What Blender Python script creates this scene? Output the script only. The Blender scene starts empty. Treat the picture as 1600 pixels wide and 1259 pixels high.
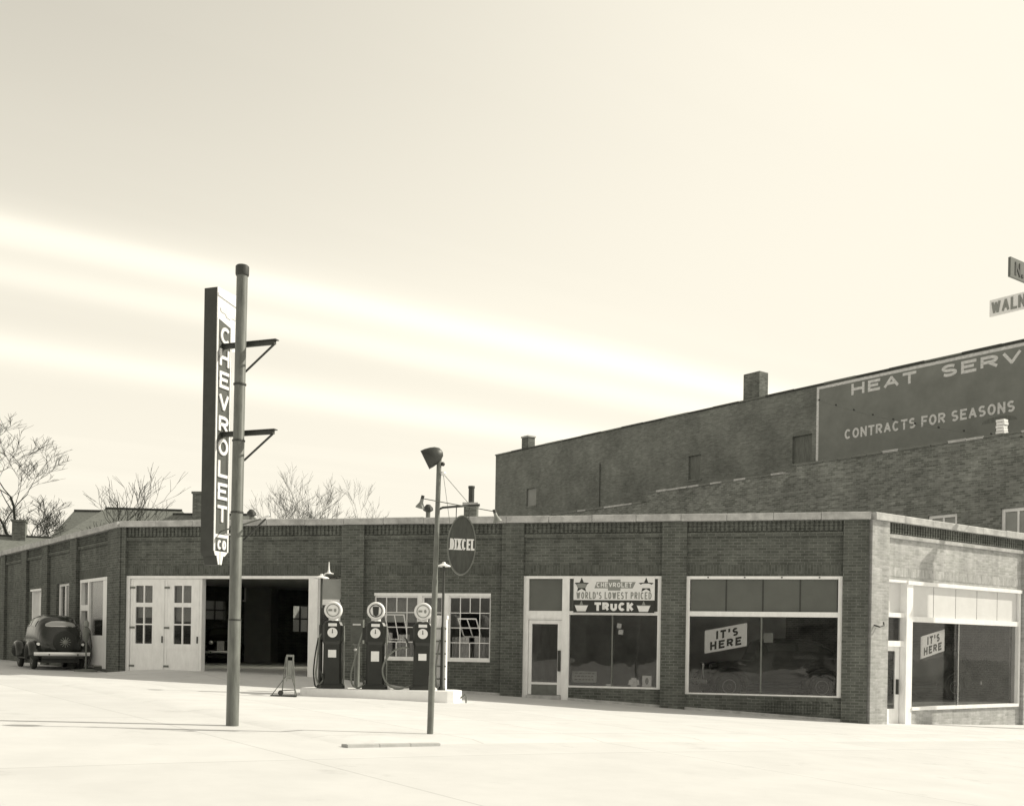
import bpy, math, random
from mathutils import Matrix, Vector

# ------------------------------------------------------------------ camera, sky, sun
scene = bpy.context.scene
col = scene.collection
scene.render.resolution_x, scene.render.resolution_y = 1024, 805
EYE = 1.8
cam_d = bpy.data.cameras.new('camera')
cam_d.sensor_width = 36.0
cam_d.lens = 1718 / 1600 * 36.0
cam_d.shift_y = (1010 - 629.5) / 1600
cam_d.clip_start, cam_d.clip_end = 0.1, 3000
cam = bpy.data.objects.new('camera', cam_d)
col.objects.link(cam)
cam.matrix_world = Matrix.Translation((0, 0, EYE)) @ Matrix.Rotation(math.pi / 2, 4, 'X') @ Matrix.Rotation(0.016, 4, 'Z')
scene.camera = cam

SUN = Vector((1.35, 0.35, 1.0)).normalized()
TINT = (1.0, 0.945, 0.805)

world = bpy.data.worlds.new('World')
scene.world = world
world.use_nodes = True
nt = world.node_tree
nt.nodes.clear()
def wn(t, **kw):
    n = nt.nodes.new(t)
    for k, v in kw.items(): setattr(n, k, v)
    return n
def wmath(op, a, b=None, clamp=False):
    n = wn('ShaderNodeMath', operation=op, use_clamp=clamp)
    for i, v in enumerate((a, b)):
        if v is None: continue
        if isinstance(v, (int, float)): n.inputs[i].default_value = v
        else: nt.links.new(v, n.inputs[i])
    return n.outputs[0]
sky = wn('ShaderNodeTexSky', sky_type='NISHITA', sun_disc=False)
sky.sun_elevation = math.asin(SUN.z)
sky.sun_rotation = math.atan2(SUN.x, SUN.y)
sky.dust_density = 3.0
bw = wn('ShaderNodeRGBToBW')
nt.links.new(sky.outputs[0], bw.inputs[0])
base = wmath('MULTIPLY', wmath('POWER', bw.outputs[0], SKY_POW := 2.2), SKY_K := 3.2)
base = wmath('MULTIPLY', wmath('SUBTRACT', 1.0, wmath('POWER', 2.718, wmath('DIVIDE', base, -10.1))), 10.1)   # film shoulder
# thin streaks of high cloud, parallel on a layer overhead
tc = wn('ShaderNodeTexCoord')
sx = wn('ShaderNodeSeparateXYZ'); nt.links.new(tc.outputs['Generated'], sx.inputs[0])
zc = wmath('MAXIMUM', sx.outputs[2], 0.04)
px = wmath('DIVIDE', sx.outputs[0], zc); py = wmath('DIVIDE', sx.outputs[1], zc)
q = wmath('ADD', wmath('MULTIPLY', px, -0.58), wmath('MULTIPLY', py, 0.815))
al = wmath('ADD', wmath('MULTIPLY', px, 0.815), wmath('MULTIPLY', py, 0.58))
cv = wn('ShaderNodeCombineXYZ')
nt.links.new(wmath('MULTIPLY', al, 0.16), cv.inputs[0]); nt.links.new(q, cv.inputs[1])
n1 = wn('ShaderNodeTexNoise'); n1.inputs['Scale'].default_value = 1.1; n1.inputs['Detail'].default_value = 4
nt.links.new(cv.outputs[0], n1.inputs['Vector'])
qw = wmath('ADD', q, wmath('MULTIPLY', wmath('SUBTRACT', n1.outputs[0], 0.5), 0.35))
def band(c, w):
    d = wmath('DIVIDE', wmath('SUBTRACT', qw, c), w)
    return wmath('POWER', 2.718, wmath('MULTIPLY', wmath('MULTIPLY', d, d), -1.0))
bands = wmath('ADD', wmath('ADD', band(2.93, 0.14), wmath('MULTIPLY', band(3.27, 0.15), 0.65)), wmath('MULTIPLY', band(4.1, 0.24), 0.7))
gen = wn('ShaderNodeMapRange'); gen.inputs[1].default_value = 0.5; gen.inputs[2].default_value = 0.8
nt.links.new(n1.outputs[0], gen.inputs[0])
cloud = wmath('ADD', wmath('MULTIPLY', bands, CLOUD_A := 2.6), wmath('MULTIPLY', gen.outputs[0], 0.6))
tot = wmath('ADD', base, cloud)
tint = wn('ShaderNodeVectorMath', operation='SCALE'); tint.inputs[0].default_value = TINT
nt.links.new(tot, tint.inputs['Scale'])
bg = wn('ShaderNodeBackground'); bg.inputs[1].default_value = 0.1
nt.links.new(tint.outputs[0], bg.inputs[0])
wo = wn('ShaderNodeOutputWorld'); nt.links.new(bg.outputs[0], wo.inputs[0])

sd = bpy.data.lights.new('sun', 'SUN')
sd.energy = 5.0
sd.angle = math.radians(0.5)
sd.color = (1.0, 0.945, 0.805)
sun = bpy.data.objects.new('sun', sd); col.objects.link(sun)
sun.rotation_euler = SUN.to_track_quat('Z', 'Y').to_euler()
sun.location = (20, 5, 40)

vs = scene.view_settings
vs.view_transform = 'Standard'; vs.look = 'None'; vs.gamma = 1.0; vs.use_curve_mapping = False
vs.exposure = 0.0

# ------------------------------------------------------------------ helpers
WM = {}
class MB:
    def __init__(s): s.v = []; s.f = []
    def add(s, vs, fs):
        o = len(s.v); s.v += [tuple(p) for p in vs]; s.f += [tuple(i + o for i in f) for f in fs]
        return s
    def box(s, x0, x1, y0, y1, z0, z1):
        return s.add([(x0,y0,z0),(x1,y0,z0),(x1,y1,z0),(x0,y1,z0),(x0,y0,z1),(x1,y0,z1),(x1,y1,z1),(x0,y1,z1)],
                     [(0,3,2,1),(4,5,6,7),(0,1,5,4),(1,2,6,5),(2,3,7,6),(3,0,4,7)])
    def tube(s, pts, rad, n=8, cap=True, sq=(1, 1), up=None):
        pts = [Vector(p) for p in pts]
        if not hasattr(rad, '__len__'): rad = [rad] * len(pts)
        o = len(s.v); prev = None
        for i, p in enumerate(pts):
            d = (pts[min(i+1, len(pts)-1)] - pts[max(i-1, 0)])
            d = d.normalized() if d.length > 1e-9 else Vector((0,0,1))
            if up is not None: a = Vector(up) - d * d.dot(Vector(up))
            elif prev is None: a = d.cross(Vector((0,0,1))) if abs(d.z) < .9 else d.cross(Vector((1,0,0)))
            else: a = prev - d * prev.dot(d)
            if a.length < 1e-6: a = d.orthogonal()
            a.normalize(); prev = a; b = d.cross(a)
            for k in range(n):
                t = 2 * math.pi * k / n
                s.v.append(tuple(p + a * (math.cos(t) * rad[i] * sq[0]) + b * (math.sin(t) * rad[i] * sq[1])))
        for i in range(len(pts) - 1):
            for k in range(n):
                s.f.append((o+i*n+k, o+i*n+(k+1) % n, o+(i+1)*n+(k+1) % n, o+(i+1)*n+k))
        if cap:
            s.f.append(tuple(o+k for k in reversed(range(n))))
            s.f.append(tuple(o+(len(pts)-1)*n+k for k in range(n)))
        return s
    def lathe(s, prof, n=20, M=None, caps=True):
        M = M or Matrix()
        o = len(s.v)
        for r, z in prof:
            for k in range(n):
                t = 2 * math.pi * k / n
                s.v.append(tuple(M @ Vector((r * math.cos(t), r * math.sin(t), z))))
        for i in range(len(prof) - 1):
            for k in range(n):
                s.f.append((o+i*n+k, o+i*n+(k+1) % n, o+(i+1)*n+(k+1) % n, o+(i+1)*n+k))
        if caps:
            s.f.append(tuple(o+k for k in reversed(range(n))))
            s.f.append(tuple(o+(len(prof)-1)*n+k for k in range(n)))
        return s
    def prism(s, poly, fn, d0, d1):
        """polygon (u,v) swept between depths d0 (front) and d1; fn(u,v,d) -> point"""
        n = len(poly)
        vs = [fn(u, v, d0) for u, v in poly] + [fn(u, v, d1) for u, v in poly]
        fs = [tuple(range(n)), tuple(range(2*n-1, n-1, -1))] + [(i, n+i, n+(i+1) % n, (i+1) % n) for i in range(n)]
        return s.add(vs, fs)
    def mesh(s, name, smooth=False):
        me = bpy.data.meshes.new(name)
        me.from_pydata(s.v, [], s.f)
        me.update()
        if smooth:
            me.polygons.foreach_set('use_smooth', [True] * len(me.polygons))
            try: me.set_sharp_from_angle(angle=math.radians(40))
            except Exception: pass
        return me

def place(o, parent, M):
    WM[o] = M
    if parent is not None:
        o.parent = parent
        o.matrix_basis = WM[parent].inverted() @ M
    else:
        o.matrix_basis = M
    return o
def ob(name, mb, mat, parent=None, M=None, smooth=False):
    me = mb if isinstance(mb, bpy.types.Mesh) else mb.mesh(name, smooth)
    if mat is not None and not me.materials: me.materials.append(mat)
    o = bpy.data.objects.new(name, me); col.objects.link(o)
    if M is None: M = WM[parent] if parent is not None else Matrix()
    return place(o, parent, M)
def tag(o, label=None, cat=None, group=None, kind=None):
    if label: o['label'] = label
    if cat: o['category'] = cat
    if group: o['group'] = group
    if kind: o['kind'] = kind
    return o
def thing(name, label, cat, M=None, group=None):
    o = bpy.data.objects.new(name, None); col.objects.link(o); o.empty_display_size = .3
    place(o, None, M or Matrix()); return tag(o, label, cat, group)
def copy_tree(o, parent=None, M=None):
    c = o.copy(); col.objects.link(c)
    if parent is None:
        place(c, None, M); shift = M @ WM[o].inverted()
    else:
        place(c, parent, M)
        shift = M @ WM[o].inverted()
    for ch in [x for x in bpy.data.objects if x.parent == o]:
        copy_tree(ch, c, shift @ WM[ch])
    return c
def T(x, y, z=0, rz=0): return Matrix.Translation((x, y, z)) @ Matrix.Rotation(rz, 4, 'Z')

# ------------------------------------------------------------------ materials (black-and-white world: greys)
MATS = {}
def tone(c):      # the print's dark greys lean slightly to olive
    t = max(0.0, 1 - c / .45)
    return (c, c * (1 + .075 * t), c * (1 - .05 * t), 1)
def mat(name, c, rough=.7, metal=0, noise=0, nscale=6, bump=0, spec=.5, stretch=(1,1,1)):
    if name in MATS: return MATS[name]
    m = bpy.data.materials.new(name); m.use_nodes = True
    t = m.node_tree; p = t.nodes['Principled BSDF']
    p.inputs['Roughness'].default_value = rough; p.inputs['Metallic'].default_value = metal
    p.inputs['Specular IOR Level'].default_value = spec
    p.inputs['Base Color'].default_value = tone(c)
    if noise or bump:
        co = t.nodes.new('ShaderNodeTexCoord'); mp = t.nodes.new('ShaderNodeMapping')
        mp.inputs['Scale'].default_value = stretch
        n = t.nodes.new('ShaderNodeTexNoise'); n.inputs['Scale'].default_value = nscale
        n.inputs['Detail'].default_value = 6; n.inputs['Roughness'].default_value = .65
        t.links.new(co.outputs['Object'], mp.inputs[0]); t.links.new(mp.outputs[0], n.inputs['Vector'])
        if noise:
            mr = t.nodes.new('ShaderNodeMapRange')
            mr.inputs[1].default_value = .3; mr.inputs[2].default_value = .7
            mr.inputs[3].default_value = c * (1 - noise); mr.inputs[4].default_value = c * (1 + noise)
            t.links.new(n.outputs[0], mr.inputs[0])
            cc = t.nodes.new('ShaderNodeCombineColor')
            tn = tone(c)
            for i in range(3):
                mm = t.nodes.new('ShaderNodeMath'); mm.operation = 'MULTIPLY'; mm.inputs[1].default_value = tn[i] / c
                t.links.new(mr.outputs[0], mm.inputs[0]); t.links.new(mm.outputs[0], cc.inputs[i])
            t.links.new(cc.outputs[0], p.inputs['Base Color'])
        if bump:
            b = t.nodes.new('ShaderNodeBump'); b.inputs['Strength'].default_value = bump; b.inputs['Distance'].default_value = .02
            t.links.new(n.outputs[0], b.inputs['Height']); t.links.new(b.outputs[0], p.inputs['Normal'])
    MATS[name] = m
    return m
def brick(name, lo, hi, mortar, bw_=.215, rh=.075, stain=.25, soldier=False, var=.35, pale=0, streak=.13):
    m = bpy.data.materials.new(name); m.use_nodes = True
    t = m.node_tree; L = t.links.new; p = t.nodes['Principled BSDF']
    p.inputs['Roughness'].default_value = .9; p.inputs['Specular IOR Level'].default_value = .2
    N = t.nodes.new
    co = N('ShaderNodeTexCoord'); sp = N('ShaderNodeSeparateXYZ'); L(co.outputs['Object'], sp.inputs[0])
    ad = N('ShaderNodeMath'); ad.operation = 'ADD'; L(sp.outputs[0], ad.inputs[0]); L(sp.outputs[1], ad.inputs[1])
    cb = N('ShaderNodeCombineXYZ')
    if soldier: L(sp.outputs[2], cb.inputs[0]); L(ad.outputs[0], cb.inputs[1])
    else: L(ad.outputs[0], cb.inputs[0]); L(sp.outputs[2], cb.inputs[1])
    br = N('ShaderNodeTexBrick'); L(cb.outputs[0], br.inputs['Vector'])
    br.inputs['Scale'].default_value = 1; br.inputs['Brick Width'].default_value = bw_; br.inputs['Row Height'].default_value = rh
    br.inputs['Mortar Size'].default_value = .008; br.inputs['Mortar Smooth'].default_value = .3; br.inputs['Bias'].default_value = -.1
    br.inputs['Color1'].default_value = tone(lo); br.inputs['Color2'].default_value = tone(hi)
    br.inputs['Mortar'].default_value = tone(mortar)
    n = N('ShaderNodeTexNoise'); n.inputs['Scale'].default_value = .55; n.inputs['Detail'].default_value = 8; n.inputs['Roughness'].default_value = .7
    L(co.outputs['Object'], n.inputs['Vector'])
    mr = N('ShaderNodeMapRange'); mr.inputs[1].default_value = .3; mr.inputs[2].default_value = .7
    mr.inputs[3].default_value = 1 - stain; mr.inputs[4].default_value = 1 + stain; L(n.outputs[0], mr.inputs[0])
    # course-to-course variation
    mp = N('ShaderNodeMapping'); mp.inputs['Scale'].default_value = (2.2, 9, 1); L(cb.outputs[0], mp.inputs[0])
    n2 = N('ShaderNodeTexNoise'); n2.inputs['Scale'].default_value = 1.3; n2.inputs['Detail'].default_value = 5; n2.inputs['Roughness'].default_value = .8
    L(mp.outputs[0], n2.inputs['Vector'])
    mr2 = N('ShaderNodeMapRange'); mr2.inputs[1].default_value = .3; mr2.inputs[2].default_value = .7
    mr2.inputs[3].default_value = 1 - var; mr2.inputs[4].default_value = 1 + var; L(n2.outputs[0], mr2.inputs[0])
    mp4 = N('ShaderNodeMapping'); mp4.inputs['Scale'].default_value = (3.5, .3, 1) if not soldier else (.3, 3.5, 1); L(cb.outputs[0], mp4.inputs[0])
    n4 = N('ShaderNodeTexNoise'); n4.inputs['Scale'].default_value = 1.0; n4.inputs['Detail'].default_value = 4; L(mp4.outputs[0], n4.inputs['Vector'])
    mr4 = N('ShaderNodeMapRange'); mr4.inputs[1].default_value = .35; mr4.inputs[2].default_value = .65; mr4.inputs[3].default_value = 1 - streak; mr4.inputs[4].default_value = 1 + streak*.7; L(n4.outputs[0], mr4.inputs[0])
    mu0 = N('ShaderNodeMath'); mu0.operation = 'MULTIPLY'; L(mr.outputs[0], mu0.inputs[0]); L(mr4.outputs[0], mu0.inputs[1])
    mu = N('ShaderNodeMath'); mu.operation = 'MULTIPLY'; L(mu0.outputs[0], mu.inputs[0]); L(mr2.outputs[0], mu.inputs[1])
    vm = N('ShaderNodeVectorMath'); vm.operation = 'SCALE'; L(br.outputs['Color'], vm.inputs[0]); L(mu.outputs[0], vm.inputs['Scale'])
    out = vm.outputs[0]
    if pale:   # scattered pale lime-stained bricks
        n3 = N('ShaderNodeTexNoise'); n3.inputs['Scale'].default_value = 1.6; n3.inputs['Detail'].default_value = 3
        mp3 = N('ShaderNodeMapping'); mp3.inputs['Scale'].default_value = (2.0, 11, 1); L(cb.outputs[0], mp3.inputs[0]); L(mp3.outputs[0], n3.inputs['Vector'])
        m3 = N('ShaderNodeMapRange'); m3.inputs[1].default_value = .68; m3.inputs[2].default_value = .8; m3.inputs[4].default_value = pale; L(n3.outputs[0], m3.inputs[0])
        mx = N('ShaderNodeMix'); mx.data_type = 'RGBA'; L(m3.outputs[0], mx.inputs[0]); L(out, mx.inputs[6]); mx.inputs[7].default_value = (.5, .5, .5, 1)
        out = mx.outputs[2]
    L(out, p.inputs['Base Color'])
    b = N('ShaderNodeBump'); b.inputs['Strength'].default_value = .6; b.inputs['Distance'].default_value = .01; b.invert = True
    L(br.outputs['Fac'], b.inputs['Height']); L(b.outputs[0], p.inputs['Normal'])
    MATS[name] = m
    return m
def glass(name='glass', tr=.85, ior=1.5):
    m = bpy.data.materials.new(name); m.use_nodes = True
    t = m.node_tree; t.nodes.clear(); N = t.nodes.new; L = t.links.new
    a = N('ShaderNodeBsdfTransparent'); a.inputs[0].default_value = (tr, tr, tr, 1)
    g = N('ShaderNodeBsdfGlossy'); g.inputs['Roughness'].default_value = .015
    co = N('ShaderNodeTexCoord'); n = N('ShaderNodeTexNoise'); n.inputs['Scale'].default_value = 1.2
    b = N('ShaderNodeBump'); b.inputs['Strength'].default_value = .06; b.inputs['Distance'].default_value = .05
    L(co.outputs['Object'], n.inputs['Vector']); L(n.outputs[0], b.inputs['Height']); L(b.outputs[0], g.inputs['Normal'])
    lw = N('ShaderNodeLayerWeight'); lw.inputs[0].default_value = .5
    pw = N('ShaderNodeMath'); pw.operation = 'POWER'; L(lw.outputs['Facing'], pw.inputs[0]); pw.inputs[1].default_value = 5
    f = N('ShaderNodeMapRange'); L(pw.outputs[0], f.inputs[0]); f.inputs[3].default_value = .04; f.inputs[4].default_value = 1.0
    mx = N('ShaderNodeMixShader'); L(f.outputs[0], mx.inputs[0]); L(a.outputs[0], mx.inputs[1]); L(g.outputs[0], mx.inputs[2])
    df = N('ShaderNodeBsdfDiffuse'); df.inputs[0].default_value = (.5, .5, .48, 1)      # dust-like pale haze standing in for brighter reflections
    dn = N('ShaderNodeTexNoise'); dn.inputs['Scale'].default_value = 2.2; dn.inputs['Detail'].default_value = 5; L(co.outputs['Object'], dn.inputs['Vector'])
    dr = N('ShaderNodeMapRange'); dr.inputs[1].default_value = .3; dr.inputs[2].default_value = .75; dr.inputs[3].default_value = .0; dr.inputs[4].default_value = .03; L(dn.outputs[0], dr.inputs[0])
    m2 = N('ShaderNodeMixShader'); L(dr.outputs[0], m2.inputs[0]); L(mx.outputs[0], m2.inputs[1]); L(df.outputs[0], m2.inputs[2])
    o = N('ShaderNodeOutputMaterial'); L(m2.outputs[0], o.inputs[0])
    MATS[name] = m
    return m

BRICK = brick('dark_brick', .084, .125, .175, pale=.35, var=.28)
SUNB = brick('pale_sunlit_brick', .34, .46, .44, pale=.5, var=.22, stain=.15)  # paler brick, with the side wall's sunlit brightness put into its colour
SUNSOLD = brick('pale_sunlit_soldier_brick', .34, .46, .44, soldier=True, var=.2, stain=.15)  # soldier bricks lightened the same way for the sunlit wall
SOLD = brick('soldier_brick', .082, .12, .135, soldier=True, var=.2)
TALLB = brick('old_brick', .165, .225, .22, stain=.32, var=.22, streak=.03)
LOWB = brick('rough_brick', .13, .24, .25, stain=.35, var=.34, pale=.45, streak=.05)
CHIMB = brick('chimney_brick', .12, .2, .22)
WASH = mat('whitewash', .86, .8, noise=.06, nscale=3, bump=.15)
WHITE = mat('white_paint', .84, .55, noise=.08, nscale=2.5, bump=.1, stretch=(3, 3, 1))
WHITE2 = mat('sign_white', .78, .5, noise=.05, nscale=8)
STONE = mat('coping_stone', .42, .85, noise=.3, nscale=3.5, bump=.3)
LOTC = mat('lot_concrete', .61, .9, noise=.06, nscale=1.2, bump=.1)
ROADC = mat('road_surface', .58, .9, noise=.06, nscale=.9, bump=.15)
def paving(m, ang, joint, size):
    t = m.node_tree; N = t.nodes.new; L = t.links.new; p = t.nodes['Principled BSDF']
    src = p.inputs['Base Color'].links[0].from_socket
    co = N('ShaderNodeTexCoord'); mp = N('ShaderNodeMapping'); mp.inputs['Rotation'].default_value = (0, 0, -ang); L(co.outputs['Object'], mp.inputs[0])
    br = N('ShaderNodeTexBrick'); br.offset = 0; L(mp.outputs[0], br.inputs['Vector'])
    br.inputs['Scale'].default_value = 1; br.inputs['Brick Width'].default_value = size; br.inputs['Row Height'].default_value = size; br.inputs['Mortar Size'].default_value = .018
    for k, v in (('Color1', .97), ('Color2', 1.03), ('Mortar', joint)): br.inputs[k].default_value = (v, v, v, 1)
    st = N('ShaderNodeTexNoise'); st.inputs['Scale'].default_value = .8; st.inputs['Detail'].default_value = 7; st.inputs['Roughness'].default_value = .7; L(co.outputs['Object'], st.inputs['Vector'])
    mr = N('ShaderNodeMapRange'); mr.inputs[1].default_value = .60; mr.inputs[2].default_value = .78; mr.inputs[3].default_value = 1; mr.inputs[4].default_value = .72; L(st.outputs[0], mr.inputs[0])
    a = N('ShaderNodeVectorMath'); a.operation = 'MULTIPLY'; L(src, a.inputs[0]); L(br.outputs['Color'], a.inputs[1])
    b = N('ShaderNodeVectorMath'); b.operation = 'SCALE'; L(a.outputs[0], b.inputs[0]); L(mr.outputs[0], b.inputs['Scale']); L(b.outputs[0], p.inputs['Base Color'])
paving(LOTC, math.atan2(.604, .797), .80, 2.4); paving(ROADC, math.atan2(.604, .797), .8, 6.0)
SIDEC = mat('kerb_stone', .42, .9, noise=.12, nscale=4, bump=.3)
DIRT = mat('bare_earth', .3, .95, noise=.2, nscale=.5)
POLEM = mat('weathered_pole', .13, .45, noise=.4, nscale=4, stretch=(3,3,.5))
STEEL = mat('painted_pole', .22, .5, noise=.3, nscale=5, stretch=(3,3,.6))
DARKM = mat('dark_iron', .035, .5, noise=.3, nscale=8)
MIDM = mat('grey_metal', .14, .5, noise=.2, nscale=6)
BLACK = mat('black_enamel', .022, .28, noise=.15, nscale=5)
CARP = mat('car_paint', .03, .16, noise=.1, nscale=4)
CHROME = mat('chrome', .75, .18, metal=1)
RUBBER = mat('rubber', .03, .8)
HOSE = mat('hose_rubber', .16, .6)
PANEL = mat('grey_panel', .105, .35, noise=.12, nscale=1.5)
PALEP = mat('pale_panel', .66, .4, noise=.05, nscale=2)
SIGNF = mat('sign_face', .075, .45, noise=.15, nscale=3)
SIGNS = mat('sign_side', .04, .6, noise=.2, nscale=4)
SIGNW = mat('painted_wall_panel', .215, .9, noise=.15, nscale=1.1, bump=.2)
SIGNL = mat('painted_letters', .68, .85, noise=.28, nscale=7, stretch=(1, 1, 3))
INKD = mat('dark_ink', .03, .7)
INKM = mat('grey_ink', .25, .7)
OVAL = mat('oval_enamel', .06, .35, noise=.3, nscale=3, stretch=(6,1,1))
INTW = mat('interior_wall', .55, .85, noise=.2, nscale=2)
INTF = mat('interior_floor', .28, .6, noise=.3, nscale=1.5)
CLOTH = mat('curtain', .5, .9, noise=.15, nscale=4, stretch=(8,1,.3))
BLIND = mat('window_blind', .32, .8, noise=.1, nscale=3)
BOARD = mat('boarded_window', .15, .8, noise=.3, nscale=3, stretch=(6,1,1))
BARK = mat('bark', .055, .9, noise=.3, nscale=3)
ROOFM = mat('shingle_roof', .17, .9, noise=.25, nscale=5, stretch=(1,1,4), bump=.4)
HOUSEW = mat('house_siding', .3, .8, noise=.1, nscale=3)
GLASS = glass()
FROST = bpy.data.materials.new('fill_skylight_glass'); FROST.use_nodes = True
_t = FROST.node_tree; _t.nodes.clear(); _a = _t.nodes.new('ShaderNodeBsdfTranslucent'); _a.inputs[0].default_value = (.9, .9, .87, 1)
_o = _t.nodes.new('ShaderNodeOutputMaterial'); _t.links.new(_a.outputs[0], _o.inputs[0])

# ------------------------------------------------------------------ lettering drawn as strokes
def arc(cx, cy, rx, ry, a0, a1, n=12):
    return [(cx + rx*math.cos(math.radians(a0+(a1-a0)*i/n)), cy + ry*math.sin(math.radians(a0+(a1-a0)*i/n))) for i in range(n+1)]
FONT = {
 'A': (.95, [[(0,0),(.5,1)], [(.5,1),(1,0)], [(.2,.33),(.8,.33)]]),
 'C': (.9, [arc(.5,.5,.5,.5,42,318,16)]),
 'D': (.9, [[(0,0),(0,1),(.45,1)]+arc(.45,.5,.55,.5,90,-90,10)+[(0,0)]]),
 'E': (.75, [[(1,0),(0,0),(0,1),(1,1)], [(0,.52),(.8,.52)]]),
 'F': (.72, [[(0,0),(0,1),(1,1)], [(0,.5),(.8,.5)]]),
 'H': (.85, [[(0,0),(0,1)], [(1,0),(1,1)], [(0,.5),(1,.5)]]),
 'I': (.0, [[(.5,0),(.5,1)]]),
 'K': (.85, [[(0,0),(0,1)], [(1,1),(.12,.45)], [(.3,.58),(1,0)]]),
 'L': (.7, [[(0,1),(0,0),(1,0)]]),
 'M': (1.1, [[(0,0),(0,1),(.5,.3),(1,1),(1,0)]]),
 'N': (.85, [[(0,0),(0,1)], [(0,1),(1,0)], [(1,0),(1,1)]]),
 'O': (.92, [arc(.5,.5,.5,.5,0,360,20)]),
 'P': (.8, [[(0,0),(0,1),(.5,1)]+arc(.55,.74,.45,.26,90,-90,8)+[(0,.48)]]),
 'R': (.85, [[(0,0),(0,1),(.5,1)]+arc(.55,.75,.45,.25,90,-90,8)+[(0,.5)], [(.45,.5),(1,0)]]),
 'S': (.8, [arc(.5,.75,.48,.25,35,250,10)+arc(.5,.25,.5,.25,85,-145,10)]),
 'T': (.8, [[(0,1),(1,1)], [(.5,1),(.5,0)]]),
 'U': (.85, [[(0,1),(0,.4)]+arc(.5,.35,.5,.35,180,360,10)+[(1,.4),(1,1)]]),
 'V': (.9, [[(0,1),(.5,0)], [(.5,0),(1,1)]]),
 'W': (1.25, [[(0,1),(.25,0)], [(.25,0),(.5,.92)], [(.5,.92),(.75,0)], [(.75,0),(1,1)]]),
 'X': (.85, [[(0,0),(1,1)], [(0,1),(1,0)]]),
 'Y': (.85, [[(0,1),(.5,.48),(1,1)], [(.5,.48),(.5,0)]]),
 "'": (.0, [[(.5,1),(.5,.76)]]),
 '.': (.0, [[(.5,0),(.5,.03)]]),
 ' ': (.45, []),
}
def stroke_poly(pts, t):
    """thick polyline -> list of quads (4 points each)"""
    P = [Vector((a, b)) for a, b in pts]
    n = len(P); closed = (P[0] - P[-1]).length < 1e-4 and n > 3
    Ls, Rs = [], []
    for i in range(n):
        if closed: a, b = P[i-1] if i else P[-2], P[(i+1) % n] if i < n-1 else P[1]
        else: a, b = P[max(i-1, 0)], P[min(i+1, n-1)]
        d0 = (P[i]-a); d1 = (b-P[i])
        if d0.length < 1e-6: d0 = d1
        if d1.length < 1e-6: d1 = d0
        d0, d1 = d0.normalized(), d1.normalized()
        m = d0 + d1
        if m.length < .35: m = d1 if m.length < .05 else m
        m.normalize()
        nn = Vector((-m.y, m.x)); k = min(1 / max(nn.dot(Vector((-d1.y, d1.x))), .45), 1.8)
        Ls.append(P[i] + nn * t/2 * k); Rs.append(P[i] - nn * t/2 * k)
    return [(Ls[i], Rs[i], Rs[i+1], Ls[i+1]) for i in range(n-1)]
def text_width(txt, h, t, ws, gap):
    return sum(FONT[c][0]*h*ws + (t if c != ' ' else 0) + gap for c in txt) - gap
def text(mb, txt, fn, h, t, ws=1.0, gap=.05, depth=.008, serif=False, center=None, width=None, out=None):
    """fn(u,v,d)->xyz. u starts at 0"""
    if width:
        base_ = sum((t if c != ' ' else 0) + gap for c in txt) - gap
        ws = (width - base_) / (sum(FONT[c][0] for c in txt) * h)
    u = -text_width(txt, h, t, ws, gap) / 2 if center else 0
    k = 0
    for c in txt:
        w, st = FONT[c]; w = w * h * ws
        if out is not None and st: mb = MB(); out.append(mb)
        def mapp(a, b): return (u + t/2 + a * w, t/2 + b * (h - t))
        for s in st:
            pts = [mapp(a, b) for a, b in s]
            # square ends
            if (Vector(pts[0]) - Vector(pts[-1])).length > 1e-4:
                for e, f in ((0, 1), (-1, -2)):
                    d = (Vector(pts[e]) - Vector(pts[f])).normalized() * t/2 * (1 if abs(s[e][0]-s[f][0]) < .05 or abs(s[e][1]-s[f][1]) < .05 else .4)
                    if len(s) < 8: pts[e] = tuple(Vector(pts[e]) + d)
            k += 1; e0 = depth + (k % 5) * .0006
            for quad in stroke_poly(pts, t):
                mb.prism([tuple(p) for p in quad], fn, e0, 0)
            if serif:
                for e, f in ((0, 1), (-1, -2)):
                    a, b = s[e]
                    if b in (0, 1) and abs(s[e][1]-s[f][1]) > .2:
                        x, y = mapp(a, b); yy = (0, t*.55) if b == 0 else (h - t*.55, h)
                        mb.prism([(x-t*1.05, yy[0]), (x+t*1.05, yy[0]), (x+t*1.05, yy[1]), (x-t*1.05, yy[1])], fn, e0 + .0003, 0)
        u += w + (t if c != ' ' else 0) + gap
    return mb

def letters(name, txt, fn, m, parent, M, *a, **k):
    out = []; text(None, txt, fn, *a, out=out, **k)
    for l in out: ob(name, l, m, parent, M)
def smooth(pts, n=5):
    P = [Vector(p) for p in pts]; P = [P[0]*2-P[1]] + P + [P[-1]*2-P[-2]]; r = []
    for i in range(1, len(P)-2):
        for j in range(n):
            t = j/n; a, b, c, d = P[i-1:i+3]
            r.append(.5*((2*b)+(c-a)*t+(2*a-5*b+4*c-d)*t*t+(3*b-a-3*c+d)*t**3))
    return r + [P[-2]]

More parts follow.
